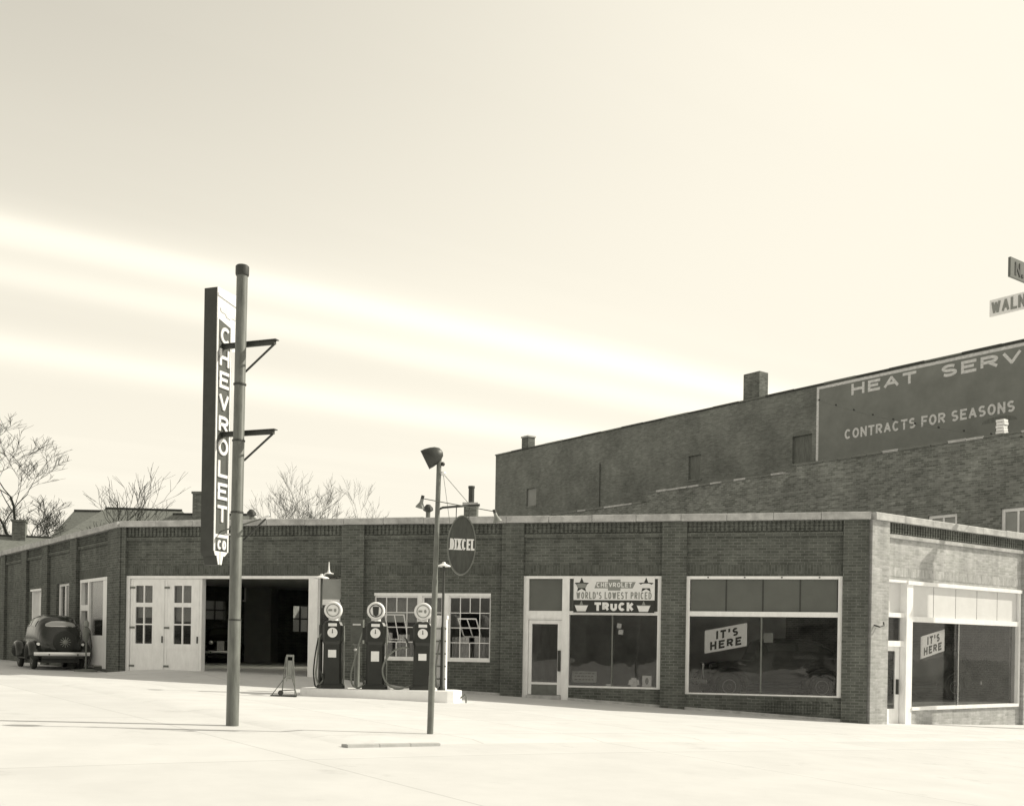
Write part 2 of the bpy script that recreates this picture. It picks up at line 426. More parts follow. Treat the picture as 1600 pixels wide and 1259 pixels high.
# ------------------------------------------------------------------ site geometry
A = Vector((-11.7736, 33.2)); Bc = Vector((9.1075, 28.2))
FD = (Bc - A).normalized(); FL = (Bc - A).length
RD = Vector((.797, .604)).normalized(); LD = Vector((-RD.y, RD.x))
def W(r, l): return Bc + RD * r + LD * l
def frame(o, d, z=0):
    return Matrix(((d.x, -d.y, 0, o.x), (d.y, d.x, 0, o.y), (0, 0, 1, z), (0, 0, 0, 1)))
MF = frame(A, FD)                  # front: x along the wall, -y towards the street
MR = frame(Bc, RD)                 # right street wall
LW = 18.0                          # left wing length
Aend = A + LD * LW
ML = frame(A, -LD)                 # left wing: x = -distance from the corner
AR = (A - Bc).dot(RD); ALx = (A - Bc).dot(LD)
def sm(a, b, x):
    t = max(0, min(1, (x - a) / (b - a))); return t*t*(3-2*t)
XS = [(-400, 1.6), (-60, 1.3), (-25, 1.0), (-11.8, .79), (-5, .62), (1, .40), (9.1, -.02), (14.4, -.26), (60, -1.6), (400, -2)]
def prof(x):
    for (a, za), (b, zb) in zip(XS, XS[1:]):
        if a <= x <= b: return za + (zb - za) * (x - a) / (b - a)
    return XS[0][1] if x < 0 else XS[-1][1]
def g(x, y):
    z = (prof(x-1.2) + prof(x) + prof(x+1.2)) / 3 - .005 * max(0, min(40, 30 - y))
    p = Vector((x, y)) - A
    s = p.dot(FD); n = -(p.dot(Vector((-FD.y, FD.x))))   # n>0 in front of the wall
    z += .2 * sm(3.2, .2, n) * sm(-1, 1.5, s) * sm(9.2, 6.8, s)    # concrete ramp at the garage
    return z
def gv(p): return g(p[0], p[1])

def sheet(name, pts_grid, matl):
    mb = MB(); nr = len(pts_grid); nc = len(pts_grid[0])
    for row in pts_grid: mb.v += row
    for i in range(nr-1):
        for j in range(nc-1):
            a = i*nc + j; mb.f.append((a, a+1, a+nc+1, a+nc))
    return tag(ob(name, mb, matl, smooth=True), kind='structure')
def lin(a, b, n): return [a + (b-a)*i/n for i in range(n+1)]
# wide ground, roads and the lot, in (R,L) street coordinates
KR, KL = AR - 3.6, -3.85            # kerb lines of the two streets
def RLpt(r, l, dz=0):
    p = W(r, l); return (p.x, p.y, g(p.x, p.y) + dz)
sheet('ground', [[(x, y, g(x, y) - .35) for x in lin(-900, -60, 8) + lin(-50, 50, 25) + lin(60, 900, 8)] for y in lin(-300, -40, 5) + lin(-30, 100, 20) + lin(130, 1800, 8)], DIRT)
rl_r = lin(-60, -20, 8) + lin(-18, 30, 48)
rl_l = lin(-45, -8, 12) + lin(-7, 40, 47)
sheet('road', [[RLpt(r, l, -.035) for r in rl_r] for l in rl_l], ROADC)
# concrete lot and sidewalks: a slab with a softly dropped edge to the road
def edge(d): return -.06 + .06 * sm(0, .5, d)
lot_r = [KR, KR+.12, KR+.25, KR+.5] + lin(KR+1, 12, 60)
lot_l = [KL, KL+.12, KL+.25, KL+.5] + lin(KL+1, 36, 70)
sheet('lot_pavement', [[RLpt(r, l, edge(min(r-KR, l-KL))) for r in lot_r] for l in lot_l], LOTC)
# the raised kerb at the corner
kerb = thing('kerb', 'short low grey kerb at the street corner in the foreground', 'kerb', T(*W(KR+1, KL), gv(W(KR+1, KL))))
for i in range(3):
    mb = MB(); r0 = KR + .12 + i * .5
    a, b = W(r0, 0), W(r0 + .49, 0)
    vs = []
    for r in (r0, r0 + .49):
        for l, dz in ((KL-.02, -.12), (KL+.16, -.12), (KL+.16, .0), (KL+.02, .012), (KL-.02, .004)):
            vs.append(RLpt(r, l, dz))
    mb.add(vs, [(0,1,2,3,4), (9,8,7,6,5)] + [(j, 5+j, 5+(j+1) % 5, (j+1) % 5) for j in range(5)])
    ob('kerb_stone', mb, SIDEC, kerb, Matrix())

# ------------------------------------------------------------------ dealership building
TOP = 5.2
BASEZ = -1.0
dealer = thing('dealership_building', 'low dark brick garage and showroom with a pale coping and cut-off corner front', 'building', T(Bc.x, Bc.y, 0))
def wall(name, M, x0, x1, openings, matl, parent, th=.32, z0=BASEZ, z1=TOP, y0=0):
    xs = sorted({x0, x1} | {v for o in openings for v in o[:2]})
    mb = MB()
    for a, b in zip(xs, xs[1:]):
        m = (a+b)/2
        cuts = sorted([(o[2], o[3]) for o in openings if o[0] < m < o[1]])
        z = z0
        for c0, c1 in cuts:
            if c0 > z + 1e-4: mb.box(a, b, y0, y0+th, z, c0)
            z = c1
        if z < z1 - 1e-4: mb.box(a, b, y0, y0+th, z, z1)
    return ob(name, mb, matl, parent, M)
HZ, TZ = 3.75, 2.72
G0 = .84
front_open = [(.14, 7.07, G0-.02, HZ), (8.05, 11.48, 1.36, 3.27), (12.42, 13.66, .42, HZ), (13.66, 16.2, .72, HZ), (16.86, 20.84, .62, HZ)]
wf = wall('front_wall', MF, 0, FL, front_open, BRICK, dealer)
left_open = [(-4.4, -1.26, .9, 3.79), (-7.35, -5.75, 1.4, 3.76), (-10.7, -9.24, .8, 3.67)]
wl = wall('left_wall', ML, -LW, 0, left_open, BRICK, dealer)
right_open = [(.75, 1.86, -.15, 3.72), (1.86, 7.55, .27, 3.72)]
wr = wall('right_wall', MR, 0, 8.9, right_open, SUNB, dealer)
wr['label'] = 'side street wall in brick lightened to look sunlit'
def part(name, mb, m, M, parent=dealer, smooth=False): return ob(name, mb, m, parent, M, smooth)
P_PROUD = -.11
for M, lst in ((MF, [(0, .14), (7.07, 7.75), (11.8, 12.42), (16.2, 16.86), (20.84, FL)]),
               (ML, [(-1.2, 0), (-5.35, -4.55), (-8.95, -8.2), (-12.0, -11.2), (-15.4, -14.7)]),
               (MR, [(0, .75), (7.6, 8.3)])):
    for a, b in lst:
        part('pilaster', MB().box(a+.002, b-.002, P_PROUD, -.001, BASEZ, TOP-.002), SUNB if M is MR else BRICK, M)
bays = [(MF, [(.14, 7.07), (7.75, 11.8), (12.42, 16.2), (16.86, 20.84)]), (ML, [(-4.55, -1.2), (-8.2, -5.35), (-11.2, -8.95), (-14.7, -12.0)]), (MR, [(.75, 7.6)])]
for M, lst in bays:
    for a, b in lst:
        a += .002; b -= .002
        part('ledge_course', MB().box(a, b, -.07, -.001, 4.80, 4.90), SUNB if M is MR else BRICK, M)
        mb = MB(); x = a + .04
        while x < b - .07:
            mb.box(x, x+.07, -.06 if M is MR else -.03, -.001, 4.93, TOP-.002); x += .12
        o = part('dentil_course', mb, BRICK, M); o['kind'] = 'stuff'
        part('soldier_course', MB().box(a, b, -.008, -.0005, HZ+.06, HZ+.30), SUNSOLD if M is MR else SOLD, M)
# coping stones, one by one
def coping(M, x0, x1, n, z, mitre0=0, mitre1=0):
    w = (x1-x0)/n
    rnd = random.Random(n)
    for i in range(n):
        a, b = x0 + i*w + .006, x0 + (i+1)*w - .006
        ya, yb = -.19 + rnd.uniform(-.008, .008), .38
        z0, z1 = z + rnd.uniform(-.006, .006), z + .185 + rnd.uniform(-.008, .008)
        mb = MB()
        a2 = a - (mitre0 if i == 0 else 0); b2 = b + (mitre1 if i == n-1 else 0)
        mb.add([(a2,ya,z0),(b2,ya,z0),(b,yb,z0),(a,yb,z0),(a2,ya,z1-.02),(b2,ya,z1-.02),(b2,ya+.02,z1),(a2,ya+.02,z1),(b,yb,z1),(a,yb,z1)],
               [(0,3,2,1),(0,1,5,4),(4,5,6,7),(7,6,8,9),(2,3,9,8),(1,2,8,6,5),(3,0,4,7,9)])
        part('coping_stone', mb, STONE, M)
coping(MF, 0, FL, 18, TOP+.003, .03, .04)
coping(ML, -LW, -.02, 14, TOP)
coping(MR, .06, 8.9, 7, TOP+.006, .02)
# plinth at the foot of the front
for a, b in ((7.07, 12.42), (13.70, 20.84)):
    mb = MB(); n = 6
    for i in range(n):
        x0, x1 = a + (b-a)*i/n, a + (b-a)*(i+1)/n
        za, zb = gv(A + FD*x0)+.07, gv(A + FD*x1)+.07
        mb.add([(x0,-.05,BASEZ),(x1,-.05,BASEZ),(x1,-.002,BASEZ),(x0,-.002,BASEZ),(x0,-.05,za),(x1,-.05,zb),(x1,-.002,zb),(x0,-.002,za)], [(0,3,2,1),(4,5,6,7),(0,1,5,4),(1,2,6,5),(2,3,7,6),(3,0,4,7)])
    part('plinth', mb, STONE, MF)
# other outer walls and the roof
wall('back_wall', frame(W(8.9, 0), -LD), -34.6, 0, [], BRICK, dealer)
farw = wall('far_wall', frame(W(AR, ALx+LW), RD), .0, 8.9-AR, [(8.6, 10.6, 2.9, 3.8), (14.2, 16.0, 2.4, 3.7)], BRICK, dealer, y0=-.32)
poly = [W(8.6, 34.3), W(AR+.3, 34.3), A + RD*.25 + LD*.1, Bc + LD*.25 + FD*-.3, W(8.6, .3)]
rfm = MB(); up3 = lambda u, v, d: (u, v, d)
for pl_ in ([W(8.6, 34.3), W(AR+.3, 34.3), W(AR+.3, 26), W(8.6, 26)], [W(-9, 20), W(-9, 26), W(AR+.3, 26), W(AR+.3, 20)], [W(8.6, 20), W(8.6, 26), W(-4, 26), W(-4, 20)],
            [W(8.6, 20), W(AR+.3, 20), A + RD*.25 + LD*.1, Bc + LD*.25 + FD*-.3, W(8.6, .3)]):
    rfm.prism([tuple(p) for p in pl_], up3, 4.62, 4.5)
part('roof', rfm, INTW, Matrix())
skl = MB()
for i in range(5): skl.prism([tuple(p) for p in (W(-9+i+.02, 20), W(-8.02+i, 20), W(-8.02+i, 26), W(-9+i+.02, 26))], up3, 4.60, 4.58)
part('added_fill_skylight', skl, FROST, Matrix())  # added to brighten the garage inside: translucent panes in the unseen roof
flr = [(p[0], p[1]) for p in poly]
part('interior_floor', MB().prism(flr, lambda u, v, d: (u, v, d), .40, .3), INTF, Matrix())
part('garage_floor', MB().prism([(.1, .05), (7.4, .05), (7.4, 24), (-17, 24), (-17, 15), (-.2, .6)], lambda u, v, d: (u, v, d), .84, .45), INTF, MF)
# partitions
part('partition', MB().box(7.45, 7.6, .34, 22, .4, 4.5), INTW, MF)
part('partition', MB().box(12.0, 12.15, .34, 7.5, .4, 4.5), INTW, MF)
part('partition', MB().box(7.6, 19.5, 7.5, 7.65, .4, 4.5), INTW, MF)

def bar(mb, x0, x1, z0, z1, y0=.04, y1=.14): return mb.box(x0, x1, y0, y1, z0, z1)
def pane(parent, M, x0, x1, z0, z1, y=.09, m=None, name='pane'):
    return ob(name, MB().box(x0, x1, y, y+.008, z0, z1), m or GLASS, parent, M)

def curtain(M, x0, x1, z0, z1, y=.28, m=CLOTH, amp=.03, name='curtain'):
    mb = MB(); n = max(8, int((x1-x0)*30)); vs = []
    for i in range(n+1):
        x = x0+(x1-x0)*i/n; yy = y + amp*math.sin(i*1.9) + amp*.5*math.sin(i*.7)
        vs += [(x, yy, z0), (x+.01*math.sin(i), yy*.9+.03, z1), ]
    mb.add(vs, [(2*i, 2*i+2, 2*i+3, 2*i+1) for i in range(n)])
    o = part(name, mb, m, M, smooth=True); return o
# garage doors: frame, two folding leaves and the opened leaf on the right
gf = MB(); bar(gf, .14, 6.34, HZ-.08, HZ, -.03, .2); bar(gf, .14, .24, G0, HZ-.08, -.03, .2); bar(gf, 6.06, 6.34, G0-.05, HZ-.08, -.06, .2); bar(gf, 6.98, 7.07, G0, 3.0, -.03, .2)
part('garage_frame', gf, WHITE, MF)
def garage_leaf(x0, x1, gx0, gx1):
    leaf = MB()
    z0, z1 = G0+.01, HZ-.085
    y0, y1 = .03, .09
    rows = [1.72, 2.30, 2.86, 3.46]
    leaf.box(x0, gx0, y0, y1, z0, z1); leaf.box(gx1, x1, y0, y1, z0, z1)
    leaf.box(gx0, gx1, y0, y1, z0, 1.72); leaf.box(gx0, gx1, y0, y1, 3.46, z1)
    for z in (2.30,): leaf.box(gx0, gx1, y0, y1, z-.02, z+.02)
    leaf.box(gx0, gx1, y0, y1, 2.82, 2.95)
    m = (gx0+gx1)/2
    for a, b in ((1.72, 2.28), (2.32, 2.82), (2.95, 3.46)): leaf.box(m-.02, m+.02, y0, y1, a, b)
    # raised rails around the lower panel
    leaf.box(x0+.08, x1-.08, y0-.018, y0-.001, 1.56, 1.66); leaf.box(x0+.08, x1-.08, y0-.018, y0-.001, .88, 1.02)
    leaf.box(x0+.02, x0+.078, y0-.018, y0-.001, .88, 3.6); leaf.box(x1-.078, x1-.02, y0-.018, y0-.001, .88, 3.6)
    o = part('garage_door', leaf, WHITE, MF)
    for z in (1.05, 2.2, 3.4): ob('hinge', MB().box(x0-.01, x0+.16, y0-.03, y0-.0185, z-.03, z+.03), MIDM, o, MF)
    ob('handle', MB().box(x1-.07, x1-.04, y0-.06, y0-.019, 1.75, 1.95), DARKM, o, MF)
    for a, b in ((1.72, 2.28), (2.32, 2.82), (2.95, 3.46)):
        pane(o, MF, gx0, m-.02, a, b, .055); pane(o, MF, m+.02, gx1, a, b, .055)
    return o
curtain(MF, .40, 1.0, 2.5, 3.5, .2, BLIND, .004, 'blind'); curtain(MF, 1.68, 2.3, 2.4, 3.5, .2, BLIND, .004, 'blind')
garage_leaf(.25, 1.40, .42, .98)
garage_leaf(1.405, 2.56, 1.70, 2.27)
part('garage_door_edge', MB().box(2.56, 2.62, .03, .25, G0+.01, HZ-.085), WHITE, MF)
# opened right leaf with an opaque grey upper pane
leaf = MB(); leaf.box(6.345, 6.975, .05, .10, G0+.01, 1.9); leaf.box(6.345, 6.975, .05, .10, 2.92, 3.08); leaf.box(6.345, 6.39, .05, .10, 3.60, 3.665)
leaf.box(6.345, 6.42, .05, .10, 1.9, 2.92); leaf.box(6.90, 6.975, .05, .10, 1.9, 2.92); leaf.box(6.345, 6.39, .05, .10, 3.08, 3.6)
o = part('garage_door', leaf, WHITE, MF); pane(o, MF, 6.39, 7.065, 3.08, 3.67, .07, BLIND); pane(o, MF, 6.42, 6.90, 1.9, 2.92, .07)

# steel sash windows of the office
def sash_window(M, x0, x1, z0, z1, cols, rows, vent=None, parent=dealer, bd=.022, back=None):
    fr = MB(); y0, y1 = .05, .11
    fr.box(x0, x1, y0, y1, z1-.05, z1); fr.box(x0, x1, y0, y1, z0, z0+.05)
    fr.box(x0, x0+.04, y0, y1, z0+.05, z1-.05); fr.box(x1-.04, x1, y0, y1, z0+.05, z1-.05)
    xa, xb, za, zb = x0+.04, x1-.04, z0+.05, z1-.05
    cx = [xa + (xb-xa)*i/cols for i in range(cols+1)]; cz = [za + (zb-za)*i/rows for i in range(rows+1)]
    w = part('window', fr, WHITE, M, parent)
    gl = MB()
    def inv(i, j): return vent and vent[0] <= i < vent[1] and vent[2] <= j < vent[3]
    for i in range(1, cols):
        for j in range(rows):
            if not (inv(i, j) and inv(i-1, j)): gl.box(cx[i]-bd/2, cx[i]+bd/2, .065, .095, cz[j], cz[j+1])
    for j in range(1, rows):
        for i in range(cols):
            if not (inv(i, j) and inv(i, j-1)): gl.box(cx[i]+bd/2, cx[i+1]-bd/2, .063, .097, cz[j]-bd/2, cz[j]+bd/2)
    ob('glazing_bars', gl, WHITE, w, M)
    for i in range(cols):
        for j in range(rows):
            if not inv(i, j): pane(w, M, cx[i]+bd/2, cx[i+1]-bd/2, cz[j]+bd/2, cz[j+1]-bd/2, .078)
    if vent:
        vx0, vx1, vz0, vz1 = cx[vent[0]], cx[vent[1]], cz[vent[2]], cz[vent[3]]
        h = vz1 - vz0
        Mv = M @ Matrix.Translation((0, .08, (vz0+vz1)/2)) @ Matrix.Rotation(math.radians(vent[4]), 4, 'X')
        s = MB(); b = .03
        s.box(vx0+.015, vx1-.015, -.015, .015, h/2-b, h/2-.01); s.box(vx0+.015, vx1-.015, -.015, .015, -h/2+.01, -h/2+b)
        s.box(vx0+.015, vx0+.04, -.015, .015, -h/2+b, h/2-b); s.box(vx1-.04, vx1-.015, -.015, .015, -h/2+b, h/2-b)
        mx_ = (vx0+vx1)/2; s.box(mx_-.012, mx_+.012, -.012, .012, -h/2+b, h/2-b)
        s.box(vx0+.04, mx_-.012, -.012, .012, -.011, .011); s.box(mx_+.012, vx1-.04, -.012, .012, -.011, .011)
        v = ob('vent_sash', s, WHITE, w, Mv)
    return w
of = MB(); of.box(8.05, 11.48, .0, .16, 3.19, 3.27); of.box(8.05, 11.48, -.04, .16, 1.36, 1.42)
of.box(9.36, 9.48, .0, .16, 1.42, 3.19); of.box(10.08, 10.26, .0, .16, 1.42, 3.19)
part('window_frame', of, WHITE, MF)
sash_window(MF, 8.05, 9.36, 1.42, 3.19, 4, 4, (1, 3, 1, 3, 30))
sash_window(MF, 9.48, 10.08, 1.42, 3.19, 2, 4)
sash_window(MF, 10.26, 11.48, 1.42, 3.19, 4, 4, (1, 3, 1, 3, 52))
curtain(MF, 8.1, 8.52, 1.44, 2.15); curtain(MF, 8.66, 9.3, 1.44, 2.1)
curtain(MF, 10.3, 10.78, 1.44, 2.05); curtain(MF, 10.95, 11.44, 1.44, 2.05)
curtain(MF, 8.05, 9.34, 2.45, 3.2, .34, BLIND, .004, 'blind'); curtain(MF, 9.5, 10.06, 1.45, 3.2, .34, BLIND, .004, 'blind')

# storefront with the banner
f = MB()
f.box(12.42, 12.56, -.02, .16, .2, HZ-.07); f.box(13.50, 13.70, -.02, .16, .2, HZ-.07); f.box(16.10, 16.2, -.02, .16, .72, HZ-.07)
f.box(12.42, 16.2, -.035, .16, HZ-.07, HZ); f.box(12.56, 13.50, -.01, .15, 2.56, 2.80); f.box(13.70, 16.10, -.01, .15, 2.70, 2.80)
f.box(12.56, 13.50, -.03, -.011, 2.60, 2.66)
f.box(13.70, 16.10, .02, .12, .72, .77)
sf1 = part('storefront_frame', f, WHITE, MF)
pane(sf1, MF, 12.56, 13.50, 2.80, HZ-.07, .08, PANEL, 'transom_panel')
pane(sf1, MF, 13.70, 16.10, 2.80, HZ-.07, .08, PANEL, 'transom_panel')
ob('mullion', MB().box(14.86, 14.90, .06, .11, .77, 2.70), MIDM, sf1, MF)
pane(sf1, MF, 13.70, 14.86, .77, 2.70); pane(sf1, MF, 14.90, 16.10, .77, 2.70)
d = MB(); d.box(12.57, 12.66, .03, .09, .50, 2.55); d.box(13.38, 13.49, .03, .09, .50, 2.55); d.box(12.66, 13.38, .03, .09, 2.44, 2.55); d.box(12.66, 13.38, .03, .09, .78, .84)
dr = part('shop_door', d, WHITE, MF)
ob('kick_plate', MB().box(12.66, 13.38, .04, .08, .50, .78), MIDM, dr, MF); pane(dr, MF, 12.66, 13.38, .84, 2.44, .055)
ob('handle', MB().box(13.40, 13.47, -.03, .03, 1.15, 1.72), DARKM, dr, MF)
part('doorstep', MB().box(12.57, 13.49, -.25, .2, -.2, .49), STONE, MF)
# second storefront
f = MB()
f.box(16.86, 16.95, -.02, .16, .62, HZ-.075); f.box(20.74, 20.84, -.02, .16, .62, HZ-.075); f.box(16.86, 20.84, -.035, .16, HZ-.075, HZ)
f.box(16.95, 20.74, -.02, .15, 2.69, 2.82)
f.box(16.95, 20.74, .02, .12, .62, .66)
sf2 = part('storefront_frame', f, WHITE, MF)
for i in range(4):
    w = (20.74-16.95)/4; x = 16.95 + i*w
    pane(sf2, MF, x+.02, x+w-.02, 2.82, HZ-.075, .08, PANEL, 'transom_panel')
    if i: ob('mullion', MB().box(x-.02, x+.02, .07, .12, 2.82, HZ-.075), DARKM, sf2, MF)
    ob('bolt', MB().box(x+w/2-.02, x+w/2+.02, -.05, -.036, HZ-.05, HZ-.02), DARKM, sf2, MF)
ob('mullion', MB().box(18.80, 18.84, .06, .11, .66, 2.69), MIDM, sf2, MF)
pane(sf2, MF, 16.95, 18.80, .66, 2.69); pane(sf2, MF, 18.84, 20.74, .66, 2.69)
mb = MB()
for i in range(24): mb.box(18.9+i*.075, 18.9+i*.075+.045, -.02, -.001, .18, .5)
o = part('vent_bricks', mb, BRICK, MF); o['kind'] = 'stuff'
# right street side: door bay and show window
f = MB()
f.box(.75, .80, .0, .25, -.15, 3.66); f.box(1.70, 1.98, -.02, .22, -.3, 3.62); f.box(.75, 1.70, -.02, .25, 3.66, 3.72); f.box(.80, 1.70, .05, .25, 2.74, 2.86); f.box(.80, 1.70, .05, .25, 1.97, 2.12)
f.box(1.70, 7.55, -.06, .22, 3.62, 3.72); f.box(1.98, 7.45, -.01, .2, 2.64, 2.78); f.box(7.45, 7.55, -.02, .2, .27, 3.62); f.box(1.98, 7.45, -.05, .2, .27, .36)
sf3 = part('storefront_frame', f, WHITE, MR)
pane(sf3, MR, .80, 1.70, 2.86, 3.66, .18, PALEP, 'transom_panel'); pane(sf3, MR, .80, 1.70, 2.12, 2.74, .18)
for i in range(5):
    x = 1.98 + i*1.094; pane(sf3, MR, x+.012, x+1.082, 2.78, 3.62, .06, PALEP, 'transom_panel')
    if i: ob('mullion', MB().box(x-.012, x+.012, .075, .10, 2.78, 3.62), DARKM, sf3, MR)
for a, b in ((1.98, 4.34), (4.38, 7.45)): pane(sf3, MR, a, b, .36, 2.64)
ob('mullion', MB().box(4.34, 4.38, .06, .11, .36, 2.64), CHROME, sf3, MR)
d = MB(); d.box(.82, .9, .17, .22, -.1, 1.97); d.box(1.50, 1.68, .17, .22, -.1, 1.97); d.box(.9, 1.5, .17, .22, 1.85, 1.97); d.box(.9, 1.5, .17, .22, -.1, .32)
dr = part('shop_door', d, WHITE, MR); pane(dr, MR, .9, 1.5, .32, 1.85, .19); ob('handle', MB().box(1.53, 1.57, .1, .17, .7, 1.1), DARKM, dr, MR)
# iron hook on the corner pilaster
part('wall_hook', MB().tube([(.12, -.11, 2.5), (.2, -.22, 2.46), (.36, -.24, 2.5), (.4, -.2, 2.58)], .022, 6), DARKM, MR)
# left wing: office bay, window, door
f = MB()
f.box(-4.4, -1.26, -.02, .18, 3.69, 3.79); f.box(-1.95, -1.26, 0, .16, .9, 3.69); f.box(-3.55, -3.4, -.01, .18, .9, 3.69); f.box(-4.4, -4.3, -.01, .18, .9, 3.69); f.box(-4.3, -3.55, -.01, .18, 2.76, 2.95)
f.box(-3.4, -1.95, 0, .16, 1.0, 1.95)
lf = part('office_frame', f, WHITE, ML)
pane(lf, ML, -4.3, -3.55, 2.95, 3.69, .12); pane(lf, ML, -4.3, -3.55, .9, 2.76, .14); pane(lf, ML, -3.4, -1.95, 1.95, 3.69, .05)
curtain(ML, -3.4, -1.95, 2.45, 3.69, .14, CLOTH, .006, 'blind')
f = MB(); f.box(-7.35, -5.75, .1, .2, 3.68, 3.76); f.box(-7.35, -7.2, .1, .2, 1.4, 3.68); f.box(-5.9, -5.75, .1, .2, 1.4, 3.68); f.box(-6.58, -6.5, .1, .2, 1.4, 3.68)
lf = part('window_frame', f, WHITE, ML); pane(lf, ML, -7.2, -6.58, 1.4, 3.68, .14); pane(lf, ML, -6.5, -5.9, 1.4, 3.68, .14); curtain(ML, -7.25, -5.85, 1.6, 3.68, .3, CLOTH, .01, 'blind')
f = MB(); f.box(-10.75, -9.19, -.06, .28, 3.60, 3.67); f.box(-10.7, -10.62, 0, .3, .8, 3.6); f.box(-9.32, -9.24, 0, .3, .8, 3.6); f.box(-10.62, -9.32, .22, .3, .8, 3.6)
lf = part('side_door', f, WHITE, ML); ob('door_panel', MB().box(-10.2, -9.5, .19, .219, 2.0, 3.4), BLIND, lf, ML)
# far garage windows glazed
for a, b, z_0, z_1 in ((8.6, 10.6, 2.9, 3.8), (14.2, 16.0, 2.4, 3.7)):
    fM = frame(W(AR, ALx+LW), RD); gb = MB()
    for i in range(1, 4): x = a+(b-a)*i/4; gb.box(x-.03, x+.03, -.2, -.12, z_0, z_1)
    gb.box(a, b, -.21, -.11, (z_0+z_1)/2-.03, (z_0+z_1)/2+.03); w = part('far_window', gb, DARKM, fM); pane(w, fM, a, b, z_0, z_1, -.1)

# rooftop pieces
def chimney(name, label, M, w, d_, z0, z1, cap=True, m=CHIMB, flue=None):
    o = thing(name, label, 'chimney', M @ Matrix.Translation((0, 0, z0)))
    ob('stack', MB().box(-w/2, w/2, -d_/2, d_/2, z0, z1), m, o, M)
    if cap: ob('cap', MB().box(-w/2-.04, w/2+.04, -d_/2-.04, d_/2+.04, z1, z1+.09), STONE, o, M)
    if flue: ob('flue', MB().lathe([(flue, z1+.09), (flue, z1+.55), (flue*1.15, z1+.55), (flue*1.15, z1+.62)], 12, Matrix()), DARKM, o, M)
    return o
chimney('brick_chimney', 'dark brick chimney with a small flue on the garage roof beside the oval sign', T(-1.33, 34, 0, -.1), .40, .4, 4.62, 6.12, flue=.09)
def roof_vent(label, x, y, ztop):
    o = thing('roof_vent', label, 'roof vent', T(x, y, 4.62))
    ob('pipe', MB().lathe([(.07, 0), (.07, ztop-4.62-.2)], 10), MIDM, o)
    ob('cowl', MB().lathe([(.06, ztop-4.62-.24), (.16, ztop-4.62-.18), (.15, ztop-4.62-.1), (.06, ztop-4.62)], 12), DARKM, o)
roof_vent('small metal roof vent on the garage roof left of the lamp post', -2.66, 34, 6.15)
roof_vent('small round roof vent showing just right of the tall sign pole', -8.6, 36, 6.15)

# ------------------------------------------------------------------ tall brick building with painted wall, and the lower one before it
MT = frame(W(15, 0), -LD); ML2 = frame(W(9.0, 0), -LD)
tall = thing('tall_brick_building', 'tall old brick building with a long side wall and a painted wall sign', 'building', T(*W(15, 0), 0))
tall_open = [(-14.5, -13.45, 10.1, 11.3), (-20.8, -20.0, 10.1, 11.25), (-33.7, -32.8, 9.98, 11.0), (-5.6, -4.2, 9.2, 10.5)]
wall('side_wall', MT, -36.8, 0, tall_open, TALLB, tall, z0=-1, z1=13.33, th=.4)
ob('end_wall', MB().box(-36.8, -36.4, .42, 18, -1, 13.1), TALLB, tall, MT)
ob('street_wall', MB().box(-.4, 0, .42, 18, -1, 13.2), TALLB, tall, MT)
ob('roof', MB().box(-36.38, -.42, .42, 18, 12.3, 12.4), DIRT, tall, MT)
for i in range(23):
    x = -36.82 + i*1.6
    ob('coping_tile', MB().box(x+.004, x+1.596, -.06, .46, 13.332, 13.40 + .012*(i % 2)), DARKM if i % 3 else MIDM, tall, MT)
for (a, b, c, e), sh in zip(tall_open, (1, 1, 0, 1)):
    n = 8; w = (b-a)
    arch = [(a+w/2-w/2*math.cos(math.pi*i/n), e + .22*math.sin(math.pi*i/n)) for i in range(n+1)]
    ob('window_arch', MB().prism(arch, lambda u, v, d: (u, d, v), -.006, .0), BOARD if sh else TALLB, tall, MT)
    wd = ob('window', MB().box(a, b, .10, .14, c, e), BOARD if sh else BLIND, tall, MT)
    ob('sill', MB().box(a-.06, b+.06, -.03, .09, c-.1, c-.002), TALLB, tall, MT)
ob('downpipe', MB().tube([(-27.3, -.06, 5), (-27.3, -.06, 11.7)], .045, 8), MIDM, tall, MT)
# painted sign on the wall
ob('painted_panel', MB().box(-13.1, -.3, -.004, -.0005, 9.2, 13.16), SIGNW, tall, MT)
ob('painted_border', MB().box(-13.22, -.3, -.008, -.0005, 13.16, 13.28).box(-13.22, -13.1, -.008, -.0005, 9.2, 13.16), SIGNL, tall, MT)
wt = lambda x0, z0: (lambda u, v, d: (x0+u, -.005-d, z0+v))
letters('painted_letter', 'HEAT', wt(-11.45, 12.62), SIGNL, tall, MT, .47, .115, width=3.05, gap=.17, depth=.004)
letters('painted_letter', 'SERVICE', wt(-7.3, 12.58), SIGNL, tall, MT, .48, .115, width=5.2, gap=.17, depth=.004)
letters('painted_letter', 'CONTRACTS FOR SEASONS', wt(-11.75, 10.80), SIGNL, tall, MT, .42, .085, width=7.45, gap=.07, depth=.004)
chimney('brick_chimney', 'broad brick chimney on the parapet next to the painted wall sign', MT @ Matrix.Translation((-16.95, .35, 0)), .95, .6, 12.2, 14.62, cap=False, m=CHIMB)
chimney('brick_chimney', 'small far brick chimney on the left end of the tall building', MT @ Matrix.Translation((-34.0, .3, 0)), .62, .5, 12.2, 14.05, m=CHIMB)
low = thing('low_brick_building', 'rough brick side building with a stepped parapet before the tall brick building', 'building', T(*W(9, 0), 0))
def step(x): return 8.72 if x > -9.5 else (8.5 if x > -17.5 else 8.12)
low_open = [(-4.0, -2.95, 5.2, 6.4), (-1.45, -.4, 5.2, 6.4)]
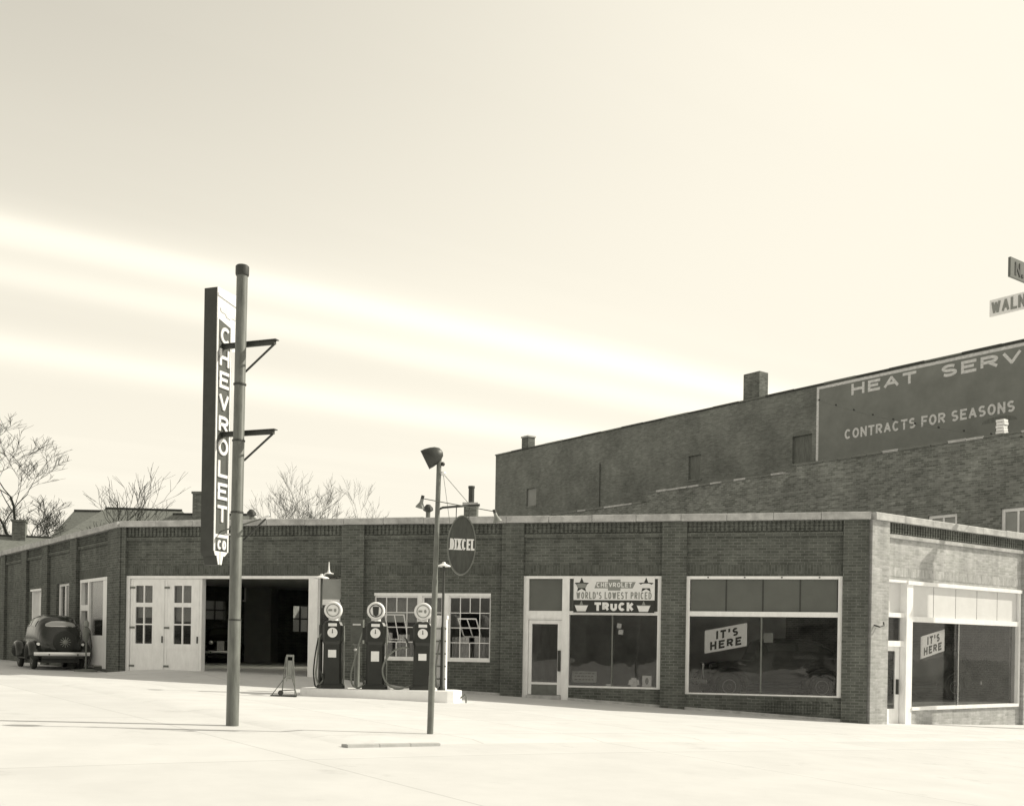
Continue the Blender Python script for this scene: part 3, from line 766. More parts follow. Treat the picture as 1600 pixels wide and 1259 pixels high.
for a, b in ((-32, -17.5), (-17.5, -9.5), (-9.5, 0)):
    wall('side_wall', ML2, a, b, [o for o in low_open if a < o[0] < b], LOWB, low, z0=-1, z1=step((a+b)/2))
    n = int((b-a)/.62)
    rnd = random.Random(int(b*10))
    for i in range(n):
        x = a + i*.62
        ob('coping_tile', MB().box(x+.01, x+.61, -.05+rnd.uniform(-.02, .02), .36, step((a+b)/2)+.002, step((a+b)/2)+.06+rnd.uniform(0, .03)), STONE if rnd.random() < .35 else MIDM, low, ML2)
ob('far_wall', MB().box(-32, -31.7, .33, 5.9, -1, 8.0), LOWB, low, ML2)
ob('street_wall', MB().box(-.3, 0, .33, 5.9, -1, 8.6), LOWB, low, ML2)
ob('roof', MB().box(-31.68, -.32, .33, 5.9, 7.2, 7.3), DIRT, low, ML2)
for a, b, c, e in low_open:
    f = MB(); f.box(a, b, .06, .16, e-.1, e); f.box(a, a+.1, .06, .16, c, e-.1); f.box(b-.1, b, .06, .16, c, e-.1); f.box((a+b)/2-.03, (a+b)/2+.03, .08, .14, c, e-.1)
    w = ob('window', f, WHITE, low, ML2); pane(w, ML2, a+.1, b-.1, c, e-.1, .12, BLIND)
st = thing('slab_stack', 'small stack of white slabs on the rough brick parapet under the painted words', 'slabs', ML2 @ Matrix.Translation((-1.55, .15, 8.80)))
for i in range(5):
    ob('slab', MB().box(-.14+.02*(i % 2), .15-.015*(i % 3), -.12, .12, i*.095, i*.095+.075), WHITE, st)

# ------------------------------------------------------------------ pole sign
px_, py_ = -4.355, 17.2
zp = g(px_, py_)
MP = T(px_, py_, zp) @ Matrix.Rotation(math.radians(.35), 4, 'Y')
ps = thing('pole_sign', 'tall grey pipe pole carrying a narrow vertical lettered sign', 'sign', MP)
ob('pole', MB().lathe([(.098, -.2), (.098, 1.6), (.092, 1.62), (.092, 4.4), (.086, 4.42), (.086, 7.02)], 20), POLEM, ps, MP, True)
ob('pole_cap', MB().lathe([(.10, 7.0), (.105, 7.02), (.105, 7.14), (.085, 7.16)], 20), DARKM, ps, MP, True)
for z in (1.62, 3.3, 4.42, 5.3): ob('pole_band', MB().lathe([(.094, z-.012), (.101, z-.012), (.101, z+.012), (.094, z+.012)], 20), DARKM, ps, MP)
SDr = Vector((.354, .935)).normalized()     # sign face runs along this
MS = frame(Vector((-4.74, 17.35)), SDr)     # +x along the face going away, -y = to the right (sunlit face)
SW, ST, FW = .62, .24, .38
Z0, Z1 = 3.24, 7.40
cab = MB()
prof_ = [(0, Z0), (FW, Z0), (FW, 6.45), (SW*.98, 6.6), (SW*.98, 7.2), (SW*.85, Z1), (0, Z1)]
cab.prism(prof_, lambda u, v, d: (u, d, v), 0, ST)
cabinet = ob('sign_cabinet', cab, SIGNS, ps, MS)
fc = MB(); fc.prism([(.03, Z0+.02), (FW-.02, Z0+.02), (FW-.02, 6.9), (.03, 6.9)], lambda u, v, d: (u, d, v), -.006, -.001); ob('sign_face', fc, SIGNF, ps, MS)
hd = MB(); hd.prism([(.0, 6.92), (SW*.98, 6.78), (SW*.98, 7.2), (SW*.85, Z1), (.0, Z1)], lambda u, v, d: (u, d, v), -.012, -.001)
hd.prism([(FW+.01, 6.47), (SW*.86, 6.5), (SW*.98, 6.62), (SW*.98, 6.775), (FW+.01, 6.86)], lambda u, v, d: (u, d, v), -.014, -.001)
hd.prism([(.0, 7.27), (SW*.9, 7.2), (SW*.9, 7.24), (.0, 7.31)], lambda u, v, d: (u, d, v), -.03, -.012)
ob('sign_head', hd, WHITE2, ps, MS)
rnd = random.Random(4); em = MB()
em.prism([(.06, 7.09), (.2, 7.09), (.23, 7.12), (.34, 7.11), (.37, 7.07), (.52, 7.05), (.48, 6.99), (.37, 7.0), (.34, 6.96), (.23, 6.98), (.2, 7.02), (.09, 7.03)], lambda u, v, d: (u, d, v), -.022, -.012)
ob('bow_tie_emblem', em, PALEP, ps, MS)
ob('sign_border', MB().box(0, .03, -.016, -.001, Z0, 6.92).box(FW-.03, FW, -.016, -.001, Z0, 6.86).box(.031, FW-.031, -.014, -.001, 3.46, 3.51), WHITE2, ps, MS)
for i, c in enumerate('CHEVROLET'):
    z = 6.54 - i*.354
    mb = MB(); text(mb, c, lambda u, v, d, z=z: (.225+u, -.007-d, z+v), .265, .05, width=.25, gap=0, depth=.02, center=False)
    lo = min(v[0] for v in mb.v); hi = max(v[0] for v in mb.v); sh = .19 - (lo+hi)/2
    mb.v = [(a+sh, b, c_) for a, b, c_ in mb.v]
    ob('letter', mb, WHITE2, ps, MS)
mb = MB(); text(mb, 'CO', lambda u, v, d: (.225+u, -.007-d, 3.27+v), .15, .035, width=.22, gap=.025, depth=.02, center=True)
lo = min(v[0] for v in mb.v); hi = max(v[0] for v in mb.v); mb.v = [(a+.19-(lo+hi)/2, b, c_) for a, b, c_ in mb.v]
ob('letter', mb, WHITE2, ps, MS)
tip = MB(); tip.prism([(.0, Z0), (.03, 3.16), (.07, 3.16), (.11, 3.02), (.22, 3.02), (.26, 3.16), (.30, 3.16), (FW, Z0)], lambda u, v, d: (u, d, v), .0, ST); ob('sign_tip', tip, SIGNS, ps, MS)
tf = MB(); tf.prism([(.01, Z0), (.04, 3.17), (.08, 3.17), (.12, 3.03), (.155, 3.03), (.155, Z0)], lambda u, v, d: (u, d, v), -.012, -.001); tf.prism([(.175, Z0), (.175, 3.03), (.21, 3.03), (.25, 3.17), (.29, 3.17), (FW-.01, Z0)], lambda u, v, d: (u, d, v), -.012, -.001); ob('tip_trim', tf, WHITE2, ps, MS)
tubes = MB()
tubes.tube([(FW-.045, -.05, 3.6), (FW-.045, -.05, 6.5)], .006, 6)
ob('neon_tube', tubes, WHITE2, ps, MS)
# brackets through pole and sign, run along the sign's normal
MBk = frame(Vector((-4.56, 17.42)), Vector((SDr.y, -SDr.x)))    # +x to the right
for z in (6.62, 5.22):
    zz = z - 0.13
    b = MB(); b.box(-.32, .82, .02, .08, zz-.03, zz+.03); b.box(-.32, .86, .00, .10, zz+.031, zz+.045)
    br = ob('bracket', b, DARKM, ps, MBk)
    ob('brace', MB().tube([(.28, .05, zz-.42), (.80, .05, zz-.03)], .017, 6), DARKM, br, MBk)
b = MB().tube([(-.3, .05, 3.52), (.78, .05, 3.78)], .012, 6); br = ob('bracket', b, MIDM, ps, MBk); ob('brace', MB().tube([(.28, .05, 3.4), (.70, .05, 3.74)], .014, 6), DARKM, br, MBk); ob('rod_tip', MB().tube([(.62, .05, 3.745), (.77, .05, 3.782)], .022, 8), WHITE2, br, MBk)
ob('conduit', MB().tube([(.0, -.02, 3.5), (.12, -.03, 3.5), (.19, -.01, 3.42), (.2, .02, 3.2)], .016, 7), WHITE2, ps, MBk)

# ------------------------------------------------------------------ lamp post with the oval sign
lx, ly = -1.26, 17.2
zl = g(lx, ly)
MLp = T(lx, ly, zl) @ Matrix.Rotation(math.radians(1.0), 4, 'Y')
lp = thing('lamp_post', 'slim iron lamp post with a flood lamp on top and an oval hanging sign', 'lamp post', MLp)
HT = 4.42
ob('post', MB().lathe([(.05, -.1), (.05, .9), (.045, .92), (.045, 2.4), (.038, 2.42), (.038, HT)], 14), MIDM, lp, MLp, True)
sh = Matrix.Translation((.02, -.02, HT-.02)) @ Matrix.Rotation(math.radians(-118), 4, 'Y')
ob('flood_shade', MB().lathe([(.02, -.03), (.07, -.01), (.115, .05), (.14, .12), (.155, .2), (.158, .27), (.166, .275), (.15, .26), (.148, .2), (.13, .12), (.105, .05), (.05, .03)], 20, sh, caps=False), DARKM, lp, MLp, True)
ob('flood_bulb', MB().lathe([(.01, .02), (.05, .08), (.055, .14), (.02, .19)], 12, sh), WHITE2, lp, MLp, True)
ob('insulator', MB().lathe([(.03, -.03), (.05, 0), (.03, .03)], 10, Matrix.Translation((.07, 0, HT-.35))), WHITE2, lp, MLp)
ob('insulator', MB().lathe([(.02, -.03), (.035, 0), (.02, .03)], 10, Matrix.Translation((.06, 0, HT-.2))), DARKM, lp, MLp)
ar = ob('arm', MB().tube([(.0, 0, 3.50), (.08, 0, 3.54), (.25, 0, 3.56), (.66, 0, 3.60)], .018, 8), DARKM, lp, MLp, True)
ob('lamp_rod', MB().tube([(-.21, -.06, 3.66), (.2, -.04, 3.60), (.88, -.06, 3.50)], .008, 6), MIDM, lp, MLp)
ob('stay_wire', MB().tube([(.07, 0, HT-.35), (.5, 0, 3.6)], .005, 5), MIDM, lp, MLp); ob('stay_wire', MB().tube([(.07, 0, HT-.35), (.2, 0, 3.3)], .004, 5), MIDM, lp, MLp)
for x, z, t in ((-.24, 3.66, 12), (.90, 3.48, -18)):
    mm = Matrix.Translation((x, -.06, z)) @ Matrix.Rotation(math.radians(t), 4, 'Y')
    s = ob('lamp_shade', MB().lathe([(.025, 0), (.03, -.06), (.07, -.13), (.075, -.15), (.065, -.14), (.025, -.07)], 14, mm, caps=False), STEEL, lp, MLp, True)
    ob('socket', MB().lathe([(.026, -.03), (.026, .05)], 10, mm), DARKM, s, MLp)
MO = MLp @ Matrix.Translation((.395, 0, 2.96)) @ Matrix.Rotation(math.radians(6), 4, 'Z')
def ell(a, b, n=40): return [(a*math.cos(2*math.pi*i/n), b*math.sin(2*math.pi*i/n)) for i in range(n)]
fo = lambda u, v, d: (u, d, v)
osn = ob('oval_sign', MB().prism(ell(.215, .455), fo, -.03, .03), OVAL, lp, MO)
rim = MB(); e1, e2 = ell(.225, .468), ell(.205, .445)
for i in range(40):
    j = (i+1) % 40; rim.prism([e1[i], e1[j], e2[j], e2[i]], fo, -.045, .045)
ob('rim', rim, MIDM, osn, MO)
mb = MB(); text(mb, 'DIXCEL', lambda u, v, d: (u, -.031-d, v-.075), .175, .030, width=.385, gap=.010, depth=.006, serif=True)
lo = min(v[0] for v in mb.v); hi = max(v[0] for v in mb.v); mb.v = [(a-(lo+hi)/2, b, c_) for a, b, c_ in mb.v]
ob('sign_lettering', mb, WHITE2, osn, MO)
for hx in (-.1, .1): ob('hanger', MB().tube([(hx, 0, .42), (hx, 0, .62)], .008, 6), DARKM, osn, MO)

# ------------------------------------------------------------------ pump island
I0, I1 = Vector((-5.0, 26.35)), Vector((-1.2, 26.1))
ID = (I1-I0).normalized(); IL = (I1-I0).length
MI = frame(I0, ID)
ITOP = .74
isl = MB(); n = 10
outer = [(-.0, -.55)] ; pr = []
for i in range(7): a = -math.pi/2 - math.pi*i/6*1.0; pr.append((.25+.55*math.cos(a)*.5, .55*math.sin(a)))
for i in range(7): a = math.pi/2 - math.pi*i/6; pr.append((IL-.25+.55*math.cos(a)*.5, .55*math.sin(a)))
isl.prism(pr, lambda u, v, d: (u, v, d), ITOP, .2)
tag(ob('pump_island', isl, WASH, None, MI), 'low white concrete island under the three petrol pumps', 'island')
def pump(label, x, card, globe, hose, plate_h=.12):
    M = MI @ Matrix.Translation((x, 0, ITOP)) @ Matrix.Rotation(math.radians(8), 4, 'Z')
    p = thing('petrol_pump', label, 'petrol pump', M, 'petrol pumps on the island')
    c = MB()
    rings = [(.30, .25, 0), (.30, .25, .07), (.225, .2, .12), (.215, .19, .5), (.21, .19, 1.05), (.235, .2, 1.12), (.24, .2, 1.5), (.2, .17, 1.58), (.12, .11, 1.62)]
    pts = []
    for w, d_, z in rings:
        k = .05
        pts.append([(-w+k, -d_, z), (w-k, -d_, z), (w, -d_+k, z), (w, d_-k, z), (w-k, d_, z), (-w+k, d_, z), (-w, d_-k, z), (-w, -d_+k, z)])
    o = 0
    for r in pts: c.v += r
    for i in range(len(pts)-1):
        for k in range(8): c.f.append((i*8+k, i*8+(k+1) % 8, (i+1)*8+(k+1) % 8, (i+1)*8+k))
    c.f.append(tuple(reversed(range(8)))); c.f.append(tuple((len(pts)-1)*8+k for k in range(8)))
    body = ob('cabinet', c, BLACK, p)
    R90 = Matrix.Rotation(math.pi/2, 4, 'X')
    dl = ob('dial', MB().lathe([(.118, 0), (.118, .02), (.108, .022)], 24, Matrix.Translation((0, -.195, 1.33)) @ R90), WHITE2, p)
    ob('needle', MB().box(-.008, .008, -.222, -.2185, 1.32, 1.41).lathe([(.016, 0), (.016, .008)], 8, Matrix.Translation((0, -.2165, 1.33)) @ R90), INKD, dl)
    ob('name_plate', MB().box(-.10, .10, -.215, -.2, 1.48, 1.55), WHITE2, p)
    ob('price_card', MB().box(-.095, .095, -.215, -.195, *card), WHITE2, p)
    gM = Matrix.Translation((0, -.10, 1.86)) @ Matrix.Rotation(math.radians(0), 4, 'Z') @ R90
    gl = ob('globe', MB().lathe([(.12, -.2), (.19, -.19), (.213, -.14), (.216, -.05), (.213, .02), (.19, .05), (.17, .05), (.165, .045)], 28, gM), WHITE2, p, None, True)
    ob('globe_neck', MB().lathe([(.13, 1.60), (.11, 1.64), (.12, 1.68)], 16), WHITE2, p)
    ring = MB(); n = 24
    for i in range(n):
        a0, a1 = 2*math.pi*i/n, 2*math.pi*(i+1)/n
        ring.prism([(r*math.cos(a), r*math.sin(a)) for r, a in ((.155, a0), (.155, a1), (.135, a1), (.135, a0))], lambda u, v, d: (u, d-.152, 1.86+v), -.006, 0)
    ob('globe_ring', ring, INKM if globe else INKD, gl)
    e = MB()
    if globe == 0:
        e.prism([(-.075, .1), (.075, .1), (.06, -.1), (0, -.13), (-.06, -.1)], lambda u, v, d: (u, d-.152, 1.86+v), -.008, 0)
    else:
        e.prism(ell(.03, .045, 12), lambda u, v, d: (u+.05, d-.152, 1.86+v), -.008, 0); e.prism([(-.11, -.02), (-.02, -.02), (-.02, .025), (-.11, .025)], lambda u, v, d: (u, d-.152, 1.86+v), -.007, 0)
    ob('globe_mark', e, INKM if globe else INKD, gl)
    # hose, nozzle and holster
    hs = ob('hose', MB().tube(smooth(hose), .022, 8), HOSE, p, None, True)
    tail = Vector(hose[-1])
    ob('nozzle', MB().tube([tail, tail + Vector((-.02, -.02, .10)), tail + Vector((-.06, -.04, .2)), tail + Vector((-.10, -.04, .24))], [.024, .028, .018, .014], 8), DARKM, p)
    ob('holster', MB().box(-.31, -.235, -.12, .08, 1.16, 1.46), BLACK, p)
    ob('hose_pipe', MB().tube([(.265, -.05, .03), (.265, -.05, 1.2), (.255, -.05, 1.5)], .02, 8), STEEL, p)
    ob('pipe_foot', MB().lathe([(.07, 0), (.06, .04), (.02, .08)], 10, Matrix.Translation((.3, -.06, 0))), WHITE2, p)
    return p
def uhose(x0, z0, x1, z1, low, y=-.16, n=14):
    return [(x0+(x1-x0)*(.5-.5*math.cos(math.pi*i/n)), y-.05*math.sin(math.pi*i/n), (z0+(z1-z0)*i/n)*(1-math.sin(math.pi*i/n)**.6)+low*math.sin(math.pi*i/n)**.6) for i in range(n+1)]
xs_ = [.72, 1.75, 2.88]
pump('black petrol pump with white globe, leftmost, beside the garage door post', xs_[0], (.74, .92), 1, [(.0, .1, 1.3), (-.27, -.1, 1.3), (-.33, -.14, 1.0), (-.36, -.15, .6), (-.38, -.15, .3), (-.3, -.15, .1), (-.2, -.17, .2)])
pump('middle black petrol pump whose white globe bears a dark shield', xs_[1], (.66, .90), 0, [(-.24, -.05, 1.45), (-.32, -.1, 1.3), (-.48, -.14, .7), (-.56, -.16, .35), (-.52, -.17, .1), (-.38, -.18, .03), (-.25, -.2, .12)])
pump('right black petrol pump with a looped pale hose, behind the lamp post', xs_[2], (.70, .86), 1, [(.2, .1, .25), (-.1, .05, .15), (-.35, -.14, .07), (-.62, -.18, .03), (-.86, -.18, .2), (-.93, -.18, .5), (-.80, -.18, .80), (-.55, -.17, .98), (-.33, -.16, 1.0)])
def light_post(label, x, y, ztop, finial):
    M = MI @ Matrix.Translation((x, y, ITOP)); p = thing('island_light', label, 'lamp post', M)
    ob('post', MB().lathe([(.09, 0), (.085, .05), (.05, .1), (.045, 1.5), (.03, 1.52), (.03, ztop)], 12), DARKM, p, None, True)
    ob('shade', MB().lathe([(.03, ztop+.07), (.05, ztop+.03), (.17, ztop-.02), (.18, ztop-.04), (.16, ztop-.025)], 18), WHITE2, p, None, True)
    ob('hose', MB().tube(smooth([(-.06, 0, 1.2), (-.12, -.03, .8), (-.15, -.05, .4), (-.12, -.05, .1), (-.08, -.05, .02)]), .018, 7), RUBBER if finial else HOSE, p, None, True)
    if finial:
        ob('lantern_cap', MB().lathe([(.01, ztop+.38), (.02, ztop+.2), (.035, ztop+.14), (.09, ztop+.1), (.02, ztop+.1)], 12, Matrix.Translation((.16, .05, -.02))), WHITE2, p, None, True)
        ob('cap_bracket', MB().tube([(.0, 0, ztop-.02), (.08, .03, ztop+.08), (.16, .05, ztop+.1), (.27, .05, ztop+.08)], .016, 7), WHITE2, p, None, True)
light_post('dark island light post with white finial at the left end of the pump island', .42, .0, 2.66, True)
light_post('dark island light post with a flat white shade behind the lamp post', 3.35, .05, 2.98, False)
oc = thing('oil_cabinet', 'tall white oil bottle cabinet behind the right petrol pump', 'cabinet', MI @ Matrix.Translation((3.22, .28, ITOP)))
ob('case', MB().box(-.2, .2, -.15, .15, 0, 1.7).box(-.22, .22, -.17, .17, 1.7, 1.78), WHITE, oc)
for i in range(5): ob('shelf_rail', MB().box(-.21, .21, -.17, -.151, .25+i*.3, .28+i*.3), STEEL, oc)
gp = thing('air_pump', 'small grey air and water stand behind the leftmost petrol pump', 'air pump', MI @ Matrix.Translation((1.12, .9, g(-3.9, 27.2))))
ob('stand', MB().lathe([(.14, 0), (.12, .1), (.07, .2), (.07, 1.2), (.12, 1.25)], 12), MIDM, gp, None, True)
ob('meter_box', MB().box(-.15, .15, -.1, .1, 1.25, 1.85), MIDM, gp); ob('meter_face', MB().box(-.1, .1, -.108, -.101, 1.7, 1.74), WHITE2, gp); ob('valve', MB().lathe([(.03, 0), (.03, .08)], 8, Matrix.Translation((-.02, -.1, 1.1)) @ Matrix.Rotation(math.pi/2, 4, 'X')), WHITE2, gp)
ob('tap', MB().tube([(IL-.02, -.1, .55), (IL+.12, -.1, .66), (IL+.14, -.1, .6), (IL+.14, -.1, .45)], .02, 7), MIDM, None, MI)
tp = bpy.data.objects['tap']; tag(tp, 'bent water tap pipe at the right end of the pump island', 'tap')
# the jack standing on the lot
jx, jy = -5.02, 24.9
jk = thing('car_jack', 'tall wheeled bumper jack standing on the lot before the garage opening', 'car jack', T(jx, jy, g(jx, jy), .1))
ob('base', MB().box(-.42, .16, -.1, .1, 0.0, .035), DARKM, jk)
for x in (-.17, .13): ob('leg', MB().tube([(x, -.04, .03), (x*.55, 0, .9)], .014, 6), MIDM, jk)
ob('leg', MB().tube([(-.4, .0, .03), (-.06, 0, .5)], .010, 6), MIDM, jk); ob('leg', MB().tube([(.16, .05, .03), (.02, 0, .5)], .010, 6), MIDM, jk)
ob('upright', MB().box(-.085, -.055, -.02, .02, .35, .95).box(.055, .085, -.02, .02, .35, .95).box(-.054, .054, -.018, .018, .9, .95).box(-.054, .054, -.018, .018, .4, .44), STEEL, jk)
ob('ratchet', MB().box(-.045, .045, -.03, .03, .46, .82), STEEL, jk); ob('crank', MB().tube([(-.17, -.06, .14), (.13, -.06, .16)], .012, 6), DARKM, jk)
ob('wheel', MB().lathe([(.06, -.025), (.06, .025)], 12, Matrix.Translation((-.19, -.08, .09)) @ Matrix.Rotation(math.pi/2, 4, 'X')), DARKM, jk)
# air stand by the left wing window
sx_, sy_ = W(AR-.55, ALx+1.75)
ap = thing('air_stand', 'thin roadside air stand with a round head by the left wing window', 'air stand', T(sx_, sy_, g(sx_, sy_)))
ob('base', MB().lathe([(.35, 0), (.33, .05), (.1, .09)], 14), MIDM, ap); ob('stem', MB().tube([(0, 0, .05), (0, 0, .95)], .025, 8), MIDM, ap)
ob('body', MB().lathe([(.03, .9), (.10, 1.05), (.13, 1.25), (.07, 1.38)], 14), MIDM, ap, None, True); ob('head', MB().lathe([(.02, 1.36), (.08, 1.41), (.08, 1.53), (.03, 1.6)], 14), STEEL, ap, None, True)
ob('hose', MB().tube([(.13, -.05, 1.2), (.2, -.08, .8), (.16, -.08, .35), (.05, -.05, .1)], .02, 7), RUBBER, ap, None, True)

# ------------------------------------------------------------------ cars of the nineteen-thirties
def lerp_tab(tab, y):
    for (a, *va), (b, *vb) in zip(tab, tab[1:]):
        if a <= y <= b:
            t = (y-a)/(b-a); return [p+(q-p)*t for p, q in zip(va, vb)]
    return tab[0][1:] if y < tab[0][0] else tab[-1][1:]
# y, half width, bottom, top
BODY = [(-2.12, .36, .62, .86), (-2.06, .52, .52, 1.03), (-1.98, .59, .46, 1.18), (-1.86, .64, .43, 1.36), (-1.66, .68, .41, 1.54), (-1.4, .71, .40, 1.67), (-1.0, .73, .38, 1.74), (-.4, .75, .36, 1.76), (.15, .74, .36, 1.74), (.42, .72, .36, 1.66), (.58, .68, .36, 1.30), (.68, .64, .36, 1.14), (1.1, .52, .38, 1.10), (1.6, .40, .40, 1.06), (1.92, .30, .42, 1.0), (2.0, .22, .5, .92)]
def bsurf(y, th, off=0):
    w, z0, z1 = lerp_tab(BODY, y); n = 3.4
    c, s = math.cos(th), math.sin(th)
    X = math.copysign(abs(c)**(2/n), c); Z = math.copysign(abs(s)**(2/n), s)
    zm, h = (z0+z1)/2, (z1-z0)/2
    z = zm + h*Z
    x = w*X*(1 - .11*max(0, (z-1.05)/.65))
    return Vector((x + off*c, y, z + off*s))
def make_car(name, label, M, paint):
    c = thing(name, label, 'car', M)
    b = MB(); ys = sorted(set([t[0] for t in BODY] + lin(-2.1, 2.0, 30))); n = 28
    for y in ys:
        for k in range(n): b.v.append(tuple(bsurf(y, 2*math.pi*k/n)))
    for i in range(len(ys)-1):
        for k in range(n): b.f.append((i*n+k, i*n+(k+1) % n, (i+1)*n+(k+1) % n, (i+1)*n+k))
    b.f.append(tuple(range(n))); b.f.append(tuple((len(ys)-1)*n+k for k in reversed(range(n))))
    ob('body', b, paint, c, None, True)
    def patch(name, y0, y1, t0, t1, m, off=.012, ny=6, nt_=8, parent=c, rnd_=False):
        p = MB()
        for i in range(ny+1):
            f = i/ny
            for j in range(nt_+1):
                u = j/nt_*2-1
                k = 1.0
                if rnd_: k = math.sqrt(max(.15, 1-(abs(f*2-1))**3))
                th = (t0+t1)/2 + (t1-t0)/2*u*k
                p.v.append(tuple(bsurf(y0+(y1-y0)*f, math.radians(th), off)))
        for i in range(ny):
            for j in range(nt_): a = i*(nt_+1)+j; p.f.append((a, a+1, a+nt_+2, a+nt_+1))
        return ob(name, p, m, parent, None, True)
    patch('rear_window', -1.84, -1.70, 58, 122, CARGL, .014, rnd_=True)
    patch('rear_window_trim', -1.865, -1.675, 55, 125, CHROME, .008, rnd_=True)
    patch('windshield', .47, .58, 30, 150, GLASSC, .012)
    for t0, t1 in ((16, 40), (140, 164)):
        for y0, y1 in ((-1.25, -.62), (-.52, .3)): patch('side_window', y0, y1, t0, t1, GLASSC, .012)
    def fender(sx, y, r, front):
        pts = []; n = 12
        for i in range(n+1):
            a = math.radians(-15 + 205*i/n) if not front else math.radians(-5+200*i/n)
            pts.append((sx*.73, y + (r+.10)*math.cos(a)*1.12, .40 + (r+.06)*math.sin(a)))
        ob('fender', MB().tube(pts, [.09]+[.15]*(n-1)+[.08], 12, sq=(1.3, .7), up=(1, 0, 0)), paint, c, None, True)
    RX = Matrix.Rotation(math.pi/2, 4, 'Y')
    TY = [(.22, -.07), (.33, -.075), (.36, -.04), (.365, 0), (.36, .04), (.33, .075), (.22, .07)]
    for sx in (-1, 1):
        for y, fr in ((-1.30, False), (1.45, True)):
            fender(sx, y, .36, fr)
            w = ob('wheel', MB().lathe(TY, 24, Matrix.Translation((sx*.70, y, .365)) @ RX), RUBBER, c, None, True)
            ob('rim', MB().lathe([(.22, -.05), (.2, -.072), (.08, -.06), (.07, -.085), (.07, .085), (.08, .06), (.2, .072), (.22, .05)], 20, Matrix.Translation((sx*.70, y, .365)) @ RX), STEEL, w, None, True)
        ob('running_board', MB().box(min(sx*.60, sx*.86), max(sx*.60, sx*.86), -.9, 1.0, .33, .37), RUBBER, c)
        hl = ob('headlight', MB().lathe([(.02, -.2), (.07, -.12), (.10, 0), (.105, .02)], 16, Matrix.Translation((sx*.44, 1.88, .92)) @ Matrix.Rotation(-math.pi/2, 4, 'X')), paint, c, None, True)
        ob('lens', MB().lathe([(.1, .021), (.06, .04), (.01, .045)], 16, Matrix.Translation((sx*.44, 1.88, .92)) @ Matrix.Rotation(-math.pi/2, 4, 'X')), CHROME, hl, None, True)
        ob('tail_lamp', MB().lathe([(.02, 0), (.05, .03), (.055, .1), (.045, .12)], 12, Matrix.Translation((sx*.66, -1.78, .80)) @ Matrix.Rotation(math.pi/2, 4, 'X')), CHROME, c, None, True)
    ob('grille', MB().box(-.16, .16, 1.98, 2.04, .45, 1.0), CHROME, c)
    sM = Matrix.Translation((.08, -2.12, .88)) @ Matrix.Rotation(math.radians(96), 4, 'X')
    sp = ob('spare_wheel', MB().lathe([(.20, -.07), (.31, -.08), (.35, -.03), (.35, .04), (.31, .075), (.2, .08)], 26, sM), RUBBER, c, None, True)
    ob('spare_disc', MB().lathe([(.2, .05), (.2, .06), (.07, .085)], 20, sM), CARP, sp, None, True)
    spk = MB()
    for i in range(12):
        a = 2*math.pi*i/12; ca, sa = math.cos(a), math.sin(a)
        spk.tube([sM @ Vector((.05*ca, .05*sa, .095)), sM @ Vector((.165*ca, .165*sa, .075))], .013, 5)
    spk.lathe([(.075, .08), (.07, .12), (.02, .13)], 14, sM)
    ob('spokes', spk, STEEL, sp, None)
    for y, s in ((-2.42, -1), (2.30, 1)):
        pts = [(x, y - s*.16*(abs(x)/.84)**3, .50) for x in lin(-.84, .84, 14)]
        bp = ob('bumper', MB().tube(pts, .05, 8, sq=(.35, 1.15)), CHROMEB, c, None, True)
        for x in (-.42, .42): ob('bumper_iron', MB().box(x-.02, x+.02, min(y, y-s*.5), max(y, y-s*.5), .46, .5), DARKM, bp)
    ob('rear_apron', MB().box(-.6, .6, -2.18, -1.9, .36, .56), paint, c)
    ob('underbody', MB().box(-.55, .55, -1.95, 1.9, .22, .40), DARKM, c)
    return c
CARGL = mat('car_rear_glare_glass', .4, .15, spec=.9)  # bright reflection of the rear window put into its base colour
GLASSC = mat('car_glass', .06, .06, spec=.9)
CHROMEB = mat('bright_bumper', .8, .3, metal=.6)
def rot_to(d): return math.atan2(-d.x, d.y)
car_h = Vector((-.53, .848)).normalized()
cx_, cy_ = -15.3, 36.45
car = make_car('parked_car', 'dark rounded sedan with a spare wheel on its tail, parked by the left wing', T(cx_, cy_, g(cx_, cy_), rot_to(car_h)), CARP)
c2 = copy_tree(car, None, MF @ Matrix.Translation((-6.3, 18.0, .85)) @ Matrix.Rotation(math.radians(205), 4, 'Z')); c2['label'] = 'dark sedan standing nose out inside the open garage'
c3 = copy_tree(car, None, MF @ Matrix.Translation((19.0, 3.1, .42)) @ Matrix.Rotation(math.radians(112), 4, 'Z')); c3['label'] = 'dark car on show behind the large front window'
c4 = copy_tree(car, None, MR @ Matrix.Translation((5.6, 2.6, .42)) @ Matrix.Rotation(math.radians(75), 4, 'Z')); c4['label'] = 'dark car on show behind the side street window'

